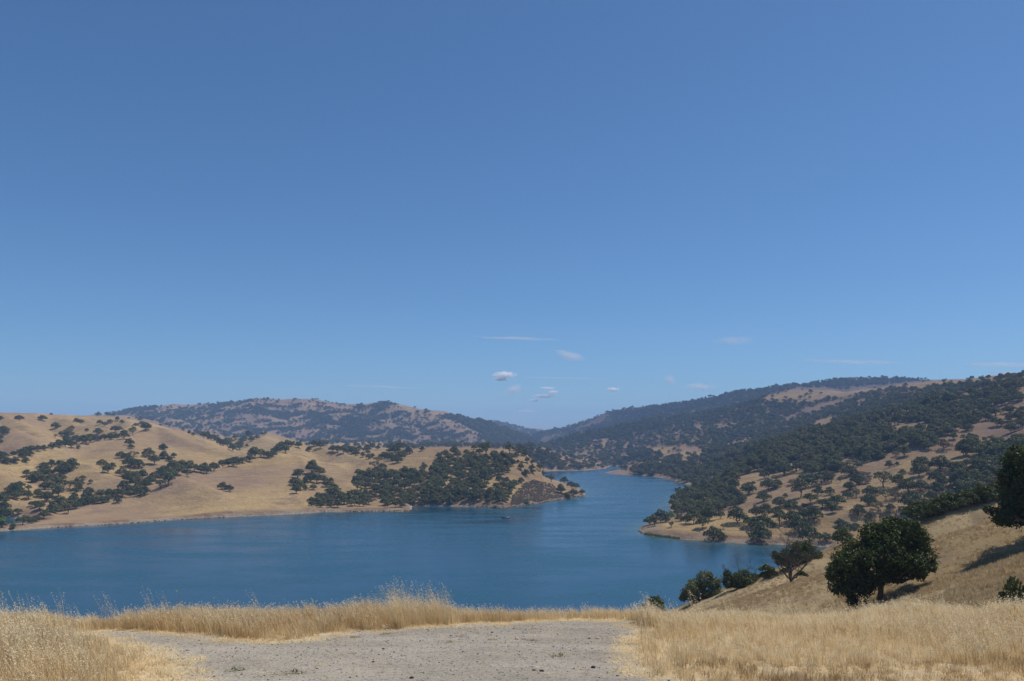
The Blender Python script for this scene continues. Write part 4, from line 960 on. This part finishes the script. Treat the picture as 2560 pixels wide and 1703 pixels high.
# ------------------------------------------------------------------ dry grass
gr = np.random.default_rng(77)
def blade(V, Fc, T, x, y, h, lean, w, tint, seg=3, curl=1.6, z0=0.0):
    """one tapered blade as a strip"""
    a = gr.uniform(0, 6.283); wx, wy = math.cos(a) * w, math.sin(a) * w
    b = len(V)
    for k in range(seg + 1):
        t = k / seg; q = t ** curl
        cx, cy, cz = x + lean[0] * q, y + lean[1] * q, z0 + h * t * (1 - .12 * t * math.hypot(*lean) / max(h, .01))
        ww = 1 - .85 * t
        V.append((cx - wx * ww, cy - wy * ww, cz)); V.append((cx + wx * ww, cy + wy * ww, cz)); T += [tint, tint]
    for k in range(seg): Fc.append((b + 2 * k, b + 2 * k + 1, b + 2 * k + 3, b + 2 * k + 2))
    return cx, cy, cz
def spikelet(V, Fc, T, x, y, z, s, d, tint):
    b = len(V); a = gr.uniform(0, 6.28); ax, ay = math.cos(a), math.sin(a)
    V += [(x, y, z), (x + d[0] * s * .5 + ax * s * .24, y + d[1] * s * .5 + ay * s * .24, z + d[2] * s * .5), (x + d[0] * s, y + d[1] * s, z + d[2] * s), (x + d[0] * s * .5 - ax * s * .24, y + d[1] * s * .5 - ay * s * .24, z + d[2] * s * .5)]
    T += [tint] * 4; Fc.append((b, b + 1, b + 2, b + 3))
def tuft(n, hr, rad, w, leanr=.10, stalks=0, sh=(.45, .7), wind=(-.14, -.02), lying=0, brome=0):
    V, Fc, T = [], [], []
    for _ in range(n):
        a = gr.uniform(0, 6.28); q = rad * math.sqrt(gr.uniform())
        h = gr.uniform(*hr)
        blade(V, Fc, T, math.cos(a) * q, math.sin(a) * q, h, (gr.normal(0, leanr) + wind[0] * h, gr.normal(0, leanr) + wind[1] * h), w * gr.uniform(.5, 1.4), gr.uniform(0, .8), 2)
    for _ in range(lying):
        a = gr.uniform(0, 6.28); q = rad * math.sqrt(gr.uniform()); b = gr.uniform(0, 6.28); l = gr.uniform(.06, .2)
        blade(V, Fc, T, math.cos(a) * q, math.sin(a) * q, gr.uniform(.005, .05), (math.cos(b) * l, math.sin(b) * l), w * gr.uniform(.8, 1.5), gr.uniform(.3, 1), 2, 1.0, gr.uniform(0, .012))
    for _ in range(stalks):
        a = gr.uniform(0, 6.28); q = rad * math.sqrt(gr.uniform()); h = gr.uniform(*sh); x0, y0 = math.cos(a) * q, math.sin(a) * q
        lx, ly = wind[0] * h * gr.uniform(.6, 2.6) + gr.normal(0, .03), gr.normal(0, .05)
        blade(V, Fc, T, x0, y0, h, (lx, ly), .0030, .6, 5, 2.4)
        for k in range(int(gr.integers(7, 13))):
            t = gr.uniform(.58, 1.0); qd = t ** 2.4
            spikelet(V, Fc, T, x0 + lx * qd + gr.normal(0, .012), y0 + ly * qd + gr.normal(0, .01), h * t, gr.uniform(.024, .038), (gr.uniform(-.8, .1), gr.uniform(-.3, .3), gr.uniform(-.7, .5)), gr.uniform(.8, 1))
    for _ in range(brome):
        a = gr.uniform(0, 6.28); q = rad * math.sqrt(gr.uniform()); h = gr.uniform(*hr) * 1.1; x0, y0 = math.cos(a) * q, math.sin(a) * q
        x1, y1, z1 = blade(V, Fc, T, x0, y0, h, (gr.normal(0, .02), gr.normal(0, .02)), .0016, .2, 2)
        for k in range(7): blade(V, Fc, T, x1 + gr.normal(0, .004), y1, gr.uniform(.04, .08), (gr.normal(0, .018), gr.normal(0, .018)), .0025, -.4, 1, 1, z1 - gr.uniform(0, .035))
    return np.array(V), np.array(Fc), np.array(T)
def tuft_mesh(name, mat='grass', **kw):
    v, f, t = tuft(**kw); return mesh_from(name, v, f, [M[mat]], attrs={'tint': ('POINT', t)})
KIN = []
for s in range(4): KIN.append(tuft_mesh('grass_tuft', n=40, hr=(.08, .34), rad=.12, w=.0046, leanr=.05))                       # 0-3 thick stand
for s in range(3): KIN.append(tuft_mesh('oat_tuft', n=26, hr=(.12, .38), rad=.11, w=.0042, leanr=.05, stalks=5, sh=(.26, .44)))   # 4-6
for s in range(3): KIN.append(tuft_mesh('tall_oat_tuft', n=16, hr=(.15, .38), rad=.10, w=.0036, leanr=.05, stalks=7, sh=(.40, .72)))  # 7-9
for s in range(3): KIN.append(tuft_mesh('flat_straw', n=10, hr=(.03, .10), rad=.15, w=.0036, leanr=.07, lying=44))                  # 10-12
for s in range(2): KIN.append(tuft_mesh('short_tuft', n=34, hr=(.05, .15), rad=.09, w=.0026, leanr=.05, lying=10))                  # 13-14
for s in range(2): KIN.append(tuft_mesh('brome_tuft', n=16, hr=(.07, .17), rad=.09, w=.0024, leanr=.03, brome=12))                  # 15-16
def path_at(x, y):
    u = x / y; i = int(np.clip(round((u - US[0]) / (US[1] - US[0])), 0, NU - 1)); j = int(np.clip(np.searchsorted(ROWS, y), 0, NJ - 1)); return PATH[j, i] if abs(u) < .88 else 0.0
pts, scl, rot, idx = [], [], [], []
def side_z(x, y):
    fx = (x - ax[0]) / .5; fy = (y - ay[0]) / .5; i = int(fx); j = int(fy); fx -= i; fy -= j
    return (AZ[j, i] * (1 - fx) + AZ[j, i + 1] * fx) * (1 - fy) + (AZ[j + 1, i] * (1 - fx) + AZ[j + 1, i + 1] * fx) * fy
def put(x, y, k, s, sz=None):
    pts.append((x, y, (ground_z(x, y) if abs(x) < .87 * y else side_z(x, y)) - .01)); scl.append((s, s, sz or s)); rot.append((gr.normal(0, .06), gr.normal(0, .06), gr.uniform(-.5, .5) if k in (4,5,6,7,8,9) else gr.uniform(0, 6.28))); idx.append(k)
N = 23000
YY = np.sqrt(gr.uniform(7.2 ** 2, 17.5 ** 2, N)); UU = gr.uniform(-1.08, 1.08, N)
XX = UU * YY
HN = fbm(XX, YY, 1.6, 3, 81); HN2 = fbm(XX, YY, 4.5, 2, 82)
for x, y, hn, h2 in zip(XX, YY, HN, HN2):
    p = path_at(x, y)
    px = CX + F * x / y
    if p > .9:
        if gr.uniform() < .05: put(x, y, int(gr.integers(10, 15)), gr.uniform(.25, .6))
        continue
    edge = sstep(.02, .6, np.array(p))                # 1 near the path
    left_strip = px < 700 and y < 12.0                # flattened straw beside the lower left of the path
    back = y > 11.8 and px < 1650
    if edge > .35:
        if gr.uniform() < .85 * (1 - p) ** .8 + .06: put(x, y, int(gr.integers(10, 13)), gr.uniform(.55, 1.1))
        continue
    flatz = float(sstep(190, 380, np.array(px))) * (1 if left_strip else 0)
    if 1450 < px < 1900 and y < 13: flatz = max(flatz, float(sstep(1900, 1560, np.array(px))) * .9)
    if back and 880 < px and y < 13.6: flatz = max(flatz, .85)
    if gr.uniform() < flatz:
        put(x, y, int(gr.choice([10, 11, 12, 13, 14, 10])), gr.uniform(.7, 1.1)); continue
    hs = (.80 + .75 * hn + .45 * h2)
    if px > 1650: hs *= .80 + .1 * float(sstep(2000, 2500, np.array(px)))
    if px < 300: hs *= .92
    if px < 560 and y < 12.6: hs *= 1 - .45 * float(sstep(60, 330, np.array(px + 60 * h2)))
    if 330 < px < 900 and back and y > 14: hs *= .85
    if 250 < px < 880 and back: hs *= .80 + .26 * math.exp(-((px - 620) / 230) ** 2)
    if px > 1700 and y < 9.8: k = int(gr.choice([15, 16, 13, 14, 0, 10]))
    elif gr.uniform() < (.62 if y > 12 else .45) + .2 * (px > 1700): k = int(gr.integers(4, 7))
    else: k = int(gr.integers(0, 4))
    s = max(.45, hs) * gr.uniform(.85, 1.15)
    put(x, y, k, min(s, 1.1), s)
    if gr.uniform() < .35: put(x + gr.normal(0, .05), y + gr.normal(0, .05), int(gr.integers(10, 13)), .8)
# tall wild oats on the rim
def oats(px0, px1, n, d0, d1, s0, s1):
    for _ in range(n):
        px = gr.uniform(px0, px1); y = gr.uniform(d0, d1); x = (px - CX) * y / F
        if path_at(x, y) > .3: continue
        s = gr.uniform(s0, s1); put(x, y, int(gr.integers(7, 10)), min(s, 1.0), s)
oats(970, 1170, 60, 13.7, 14.9, .85, 1.38); oats(1170, 1420, 40, 13.7, 15, .7, 1.15); oats(1420, 1640, 26, 13.9, 15, .7, 1.05); oats(930, 1240, 50, 13.6, 15, .6, 1.0)
oats(0, 130, 8, 12.0, 13.5, .85, 1.25); oats(130, 420, 12, 13, 14.6, .5, .8); oats(400, 880, 26, 13.2, 14.8, .5, .8); oats(1640, 2560, 70, 12.5, 15.0, .5, .8); oats(2050, 2230, 8, 11.5, 13, .8, 1.0); oats(2380, 2560, 10, 10.5, 12, .8, 1.1)
oats(150, 2560, 34, 12.9, 15.0, .8, 1.25); oats(0, 240, 14, 8.6, 11, .5, .8); oats(1750, 2560, 45, 9.5, 12.5, .45, .75)
mass('dry_grass', pts, scl, rot, idx, KIN, 'dry golden grass and wild oats on the knoll around the gravel turnout', 'grass')

# coarse clumps that give the near spurs their nap
M['napgrass'] = make_blade('slope_straw_blades', (.46, .36, .20), (.70, .57, .36), (.36, .25, .13))
CL = [tuft_mesh('grass_clump', 'napgrass', n=34, hr=(.18, .42), rad=.42, w=.020, leanr=.10) for _ in range(3)]
pts, scl, rot, idx = [], [], [], []
N = 60000
DD = np.exp(gr.uniform(math.log(48), math.log(235), N)); UU = gr.uniform(.18, .82, N)
keepn = fbm(UU * DD, DD, 7.0, 3, 91)
for u, D, kn in zip(UU, DD, keepn):
    if kn < gr.uniform(-.5, .15): continue
    x = u * D; z = ground_z(x, D)
    s = gr.uniform(.6, 1.25); pts.append((x, D, z - .03)); scl.append((s, s, s * gr.uniform(.7, 1.1))); rot.append((0, 0, gr.uniform(0, 6.28))); idx.append(int(gr.integers(3)))
mass('slope_grass', pts, scl, rot, idx, CL, 'pale dry grass on the near spurs rising to the right', 'grass')
# green reeds on the shore of the point
RD = [tuft_mesh('reed_tuft', 'reed', n=26, hr=(.5, 1.3), rad=.7, w=.05, leanr=.12) for _ in range(2)]
pts, scl, rot, idx = [], [], [], []
for k in range(420):
    px = gr.uniform(1612, 1700) if k < 300 else gr.uniform(800, 1100); h = ray(px, (np.interp(px, [1612, 1640, 1690, 1700], [1336, 1341, 1347.5, 1348]) if px > 1500 else 1279) + gr.uniform(-3, .6))
    if h is None or lake_at(*h) < -1.5: continue
    s = gr.uniform(.6, 1.2); pts.append((*h, max(ground_z(*h), -.1))); scl.append((s, s, s)); rot.append((0, 0, gr.uniform(0, 6))); idx.append(int(gr.integers(2)))
mass('shore_reeds', pts, scl, rot, idx, RD, 'green reeds along the waterline of the grassy point', 'reeds')

# ------------------------------------------------------------------ gravel, stones, weeds, flowers
def rock_mesh(name, seed, mat, flat=.65):
    r = np.random.default_rng(seed)
    import bmesh
    bm = bmesh.new(); bmesh.ops.create_icosphere(bm, subdivisions=1, radius=1.0)
    for v in bm.verts: v.co *= r.uniform(.72, 1.15); v.co.z *= flat
    me = bpy.data.meshes.new(name); bm.to_mesh(me); bm.free(); me.materials.append(M[mat]); return me
M['darkstone'] = plain('dark_stone', (.045, .042, .040), (.10, .09, .085), 20.0)
M['palestone'] = plain('pale_stone', (.46, .42, .38), (.58, .53, .47), 20.0)
M['tanrock'] = plain('tan_rock', (.34, .26, .19), (.22, .17, .13), .5)
ST = [rock_mesh('gravel_piece', 1, 'stone'), rock_mesh('gravel_piece', 2, 'darkstone', .8), rock_mesh('gravel_piece', 3, 'palestone')]
pts, scl, rot, idx = [], [], [], []
for _ in range(16000):
    y = math.sqrt(gr.uniform(60, 225)); x = gr.uniform(-.62, .35) * y
    if path_at(x, y) < .35: continue
    k = int(gr.choice([0, 0, 0, 0, 1, 2])); s = .004 + .012 * gr.uniform() ** 4 + (.012 * gr.uniform() if gr.uniform() < .02 else 0)
    pts.append((x, y, ground_z(x, y) + s * .1)); scl.append((s * gr.uniform(.8, 1.5), s, s)); rot.append((0, 0, gr.uniform(0, 6))); idx.append(k)
mass('gravel', pts, scl, rot, idx, ST, 'loose grey and dark gravel lying on the turnout', 'gravel')
for i, (px, py, lab) in enumerate([(1354,1679,'darkest stone on the gravel below the rim oats'),(958,1561+62,'small dark stone on the gravel west of its centre'),(1473,1597,'dark stone near the far right edge of the gravel'),(1483,1670,'dark lump at the right foot of the gravel'),(1335,1677,'dark stone beside the darkest one on the gravel'),(1029,1696,'dark stone at the bottom edge of the gravel'),(1127,1590,'dark pebble at the far side of the gravel'),(1230,1582,'brownish stone under the tall oats on the gravel edge')]):
    h = on_ground(px, py)
    o = link('stone', rock_mesh('stone', 40 + i, 'darkstone', .7)); s = [.028, .018, .021, .027, .019, .024, .016, .02][i]
    o.location = (*h, ground_z(*h) + s * .3); o.scale = (s * 1.3, s, s); tag(o, lab, 'stone', 'dark stones on the gravel')
pts, scl, rot, idx = [], [], [], []
SR = [rock_mesh('shore_rock', 5, 'tanrock'), rock_mesh('shore_rock', 6, 'rock')]
for k in range(520):
    if k < 330: px = gr.uniform(1190, 1462); py = np.interp(px, [1129,1200,1257,1330,1414,1456,1462], [1266,1268,1272,1261,1248,1241,1238])
    elif k < 430: px = gr.uniform(130, 560); py = np.interp(px, [128,263,420,547,600], [1319,1312,1301,1294,1292])
    elif k < 490: px = gr.uniform(860, 1120); py = np.interp(px, [863,1027,1029,1129], [1279,1276,1266,1266])
    else: px = gr.uniform(1597, 1612); py = np.interp(px, [1597, 1612], [1327, 1337])
    h = ray(px, py - abs(gr.normal(0, 2.2 if 1190 < px < 1470 else 1.0)))
    if h is None or lake_at(*h) < -1 or lake_at(*h) > 30: continue
    s = gr.uniform(.4, 1.3) * (1.3 if 1190 < px < 1470 else .8); pts.append((*h, ground_z(*h))); scl.append((s * 1.4, s, s)); rot.append((gr.uniform(-.3, .3), 0, gr.uniform(0, 6))); idx.append(int(gr.uniform() < .45))
mass('shore_rocks', pts, scl, rot, idx, SR, 'broken tan and dark rocks along the waterline', 'rocks')
# low weeds on the gravel
WD = [tuft_mesh('weed_leaves', 'weed', n=38, hr=(.01, .035), rad=.07, w=.006, leanr=.05) for _ in range(2)]
wl = [(890,1594,'low grey green weed at the far left of the gravel, below the grass bank'),(1152,1592,'low weed on the gravel straight below the rim oats'),(1229,1600,'small round weed right of the centre of the gravel'),(1328,1601,'upright weed at the far side of the gravel'),(1397,1640,'weed on the right part of the gravel'),(690,1687,'flat weed near the lower left end of the gravel'),(733,1683,'second flat weed beside the one near the lower left end'),(1118,1606,'small weed left of the two stones on the gravel'),(586,1677,'straggly weed where gravel meets straw, lower left'),(820,1601,'weed at the foot of the grass bank behind the gravel'),(965,1586,'dry upright weed at the far edge of the gravel')]
for i, (px, py, lab) in enumerate(wl):
    h = on_ground(px, py); o = link('weed', WD[i % 2]); s = gr.uniform(.8, 1.5); o.location = (*h, ground_z(*h)); o.scale = (s * 1.3, s, s); o.rotation_euler = (0, 0, gr.uniform(0, 6)); tag(o, lab, 'weed', 'low weeds on the gravel')
# yellow flower stems on the rim
def flower(px, top, D, label):
    x = (px - CX) * D / F; z = ground_z(x, D); h = max(ZC + (YH - top) * D / F - z, .25)
    e = bpy.data.objects.new('wildflower', None); col.objects.link(e); e.location = (x, D, z); tag(e, label, 'flower', 'yellow flowers in the dry grass')
    v, f = tube([(0, 0, 0), (.01, 0, h * .5), (-.01, 0, h)], [.0025, .002, .0015], 4); link('stem', mesh_from('stem', v, f, [M['weed']]), e)
    hd = rock_mesh('flower_head', 9, 'petal', .7); o = link('flower_head', hd, e); o.location = (-.01, 0, h); o.scale = (.013, .013, .013)
flower(443, 1478, 13.6, 'tallest thin yellow flower over the grass left of the middle of the rim'); flower(456, 1504, 13.5, 'short yellow flower beside the tallest one'); flower(81, 1524, 13.2, 'yellow flower between the two tall oat clumps at the far left')
flower(104, 1529, 13.2, 'yellow flower head left of the second tall oat clump'); flower(92, 1545, 13.0, 'lowest yellow flower among the left oats'); flower(793, 1502, 13.8, 'yellow flower on the grass bank behind the gravel'); flower(536, 1496, 13.8, 'faint yellow flower on the left grass bank')
# ------------------------------------------------------------------ boat and water things
def box(x0, x1, y0, y1, z0, z1):
    v = np.array([(x, y, z) for x in (x0, x1) for y in (y0, y1) for z in (z0, z1)]); f = np.array([(0,1,3,2),(4,6,7,5),(0,4,5,1),(2,3,7,6),(0,2,6,4),(1,5,7,3)]); return v, f
def boat():
    D = ZC * F / (1296 - YH); x = (1264 - CX) * D / F
    e = bpy.data.objects.new('motorboat', None); col.objects.link(e); e.location = (x, D, 0); e.rotation_euler = (0, 0, R(8)); e.scale = (1.2, 1.2, 1.2); tag(e, 'small motorboat with white bow and blue canopy, alone on open water', 'boat')
    wht = plain('boat_white', (.55, .55, .6)); dk = plain('boat_dark', (.03, .035, .05)); blu = plain('boat_canopy_blue', (.10, .17, .26)); gls = plain('boat_screen', (.05, .07, .09))
    S = []; n = 9
    for i in range(n):
        t = i / (n - 1); xx = -2.9 + 6.0 * t; w = 1.05 * (1 - max(0, (t - .55) / .45) ** 2.2) + .02; sh = .55 + .30 * t ** 2; 
        S.append([(xx, -w, sh), (xx, -w * .8, -.1), (xx, 0, -.3), (xx, w * .8, -.1), (xx, w, sh)])
    V = [p for s in S for p in s]; Fq = [(i*5+k, i*5+k+1, (i+1)*5+k+1, (i+1)*5+k) for i in range(n-1) for k in range(4)]
    V += [(-2.9, -1.0, .5), (-2.9, 1.0, .5), (-2.9, .8, -.1), (-2.9, -.8, -.1)]; b = n * 5; Fq.append((b, b+1, b+2, b+3))
    link('hull', mesh_from('hull', V, np.array(Fq), [dk]), e)
    DV = []; 
    for i in range(5, n): s = S[i]; DV += [(s[0][0], s[0][1] * 1.02, s[0][2] + .03), (s[0][0], 0, s[0][2] + .20), (s[4][0], s[4][1] * 1.02, s[4][2] + .03)]
    DF = [(i*3+k, i*3+k+1, (i+1)*3+k+1, (i+1)*3+k) for i in range(3) for k in range(2)]
    link('bow_deck', mesh_from('bow_deck', DV, np.array(DF), [wht], smooth=True), e)
    v, f = join_geo([box(-2.6, 1.0, s * 1.06 - .04, s * 1.06 + .04, .5, .62) for s in (-1, 1)]); link('gunwale', mesh_from('gunwale', v, f, [wht]), e)
    v, f = box(-1.9, .3, -.95, .95, 1.95, 2.03); link('canopy', mesh_from('canopy', v, f, [blu]), e)
    for (a, b2) in ((-1.8, -.9), (-1.8, .9), (.2, -.9), (.2, .9)):
        v, f = tube([(a, b2, .5), (a, b2, 1.95)], [.03, .03], 5); link('post', mesh_from('post', v, f, [wht]), e)
    for a in (-1.5, -.4):
        v, f = join_geo([box(a - .3, a + .3, -.7, .7, .3, .75), box(a - .3, a - .2, -.7, .7, .75, 1.35)]); link('seat', mesh_from('seat', v, f, [dk]), e)
    v, f = box(.45, .55, -.8, .8, .8, 1.35); link('windscreen', mesh_from('windscreen', v, f, [gls]), e)
    v, f = join_geo([box(-3.35, -2.95, -.25, .25, .4, 1.25), box(-3.2, -3.05, -.1, .1, -.4, .4)]); link('outboard_motor', mesh_from('outboard_motor', v, f, [dk]), e)
boat()
D = ZC * F / (1271 - YH); tk = []
dead_branches((0, 0, -.3), (.6, 0, .7), 1.8, .12, 2, np.random.default_rng(3), tk); v, f = join_geo(tk)
o = link('snag', mesh_from('snag', v, f, [M['dead']])); o.location = ((1660 - CX) * D / F, D, 0); tag(o, 'small dark snag sticking out of the water near the wooded bank', 'snag')

# ------------------------------------------------------------------ clouds: small volumes far off in the sky
def cloud(px, py, wpx, hpx, D, tau, label, name='cloud', tilt=0.0, seed=1):
    """vapour of uneven density; tau = optical depth through the middle"""
    m, nt, out = new_mat('cloud_vapour')
    w = wpx * D / F / 2; h = hpx * D / F / 2; dp = min(w * .6, 160)
    tc = nd(nt, 'ShaderNodeTexCoord'); ln = nd(nt, 'ShaderNodeVectorMath', operation='LENGTH'); L(nt, tc.outputs['Object'], ln.inputs[0])
    mp = nd(nt, 'ShaderNodeMapping'); L(nt, tc.outputs['Object'], mp.inputs[0]); mp.inputs['Location'].default_value = (seed * 3.1, seed * 1.7, 0)
    thick = tau > 1.2
    if not thick: tau = tau * 1.7
    k = wpx / hpx
    mp.inputs['Scale'].default_value = (min(k, 4) * .5, 1, .7) if thick else (min(k, 3) * .5, .8, .5)
    n = noise(nt, mp.outputs[0], 2.4 if thick else 1.8, 6, .62)
    v = math_(nt, 'ADD', math_(nt, 'SUBTRACT', .85, ln.outputs['Value']), math_(nt, 'MULTIPLY', math_(nt, 'SUBTRACT', n, .5), 3.0 if thick else 1.6))
    dn = math_(nt, 'MULTIPLY', rng_(nt, v, .0, .55 if thick else .9), tau / (1.1 * dp))
    pv = nd(nt, 'ShaderNodeVolumePrincipled'); pv.inputs['Color'].default_value = (.995, .995, .995, 1)
    L(nt, dn, pv.inputs['Density']); L(nt, pv.outputs[0], out.inputs['Volume'])
    import bmesh
    bm = bmesh.new(); bmesh.ops.create_icosphere(bm, subdivisions=2, radius=1.1)
    me = bpy.data.meshes.new(name); bm.to_mesh(me); bm.free(); me.materials.append(m)
    o = link(name, me); o.location = W(px, py, D)
    o.scale = (w, dp, h); o.rotation_euler = (0, -tilt, 0); tag(o, label, 'cloud')
CLOUDS = [
 (1262,937,64,17,14000,6,'largest small white cloud, upper of a broken pair',0,1),(1251,948,42,11,14000,4,'little white cloud just beneath the largest one',0,2),
 (1358,990,60,12,14500,5,'flat white cloud in the lowest cluster over the valley notch',0,3),(1334,1001,28,8,14500,4,'tiny wisp under the flat white cloud',0,4),(1383,980,32,9,14500,4,'tiny wisp above the right end of the flat white cloud',0,5),(1368,970,46,7,14500,3,'thin wisp topmost in the cluster over the notch',0,6),
 (1532,974,40,12,14000,5,'lone small white cloud between the notch and the eastern range',0,7),(1316,1028,60,7,15000,3,'thin flat cloud nearest the valley notch',0,8),
 (1284,976,64,32,16000,.9,'faint slanting veil below the broken pair',.5,9),(1424,890,100,30,18000,.8,'hooked faint veil, upper middle of the clouds',-.25,10),
 (1752,968,100,24,18000,1.0,'soft oval veil above the eastern skyline',-.06,11),(1674,951,44,28,18000,.6,'faint diagonal wisp left of the oval veil',-.8,12),
 (1293,846,240,10,20000,.7,'long faint streak above the other clouds',-.03,13),(955,967,260,8,20000,.6,'long thin streak over the western range',-.04,14),
 (1835,852,140,30,20000,.35,'very faint high veil at upper right',0,15),(2130,905,320,15,20000,.6,'long faint streak above the eastern ridge',-.03,16),
 (2500,912,240,17,20000,.7,'streak by the right edge, upper one',-.02,17),(2530,936,170,20,20000,.7,'streak by the right edge, lower one',-.06,18),(1400,945,330,6,20000,.4,'hairline streak crossing the middle of the clouds',-.02,19)]
for c in CLOUDS: cloud(c[0], c[1], c[2], c[3], c[4], c[5], c[6], tilt=c[7], seed=c[8])
sc.cycles.volume_max_steps = 64

# ------------------------------------------------------------------ air
def haze():
    m, nt, out = new_mat('haze_air')
    pv = nd(nt, 'ShaderNodeVolumePrincipled'); pv.inputs['Color'].default_value = (.36, .58, 1.0, 1); pv.inputs['Density'].default_value = 9.2e-5
    L(nt, pv.outputs[0], out.inputs['Volume'])
    v, f = box(-10800, 10800, -60, 12200, -9.5, 460)
    o = link('haze', mesh_from('haze', v, f, [m])); tag(o, 'thin blue summer haze over the lake and hills', 'haze', kind='stuff')
haze()
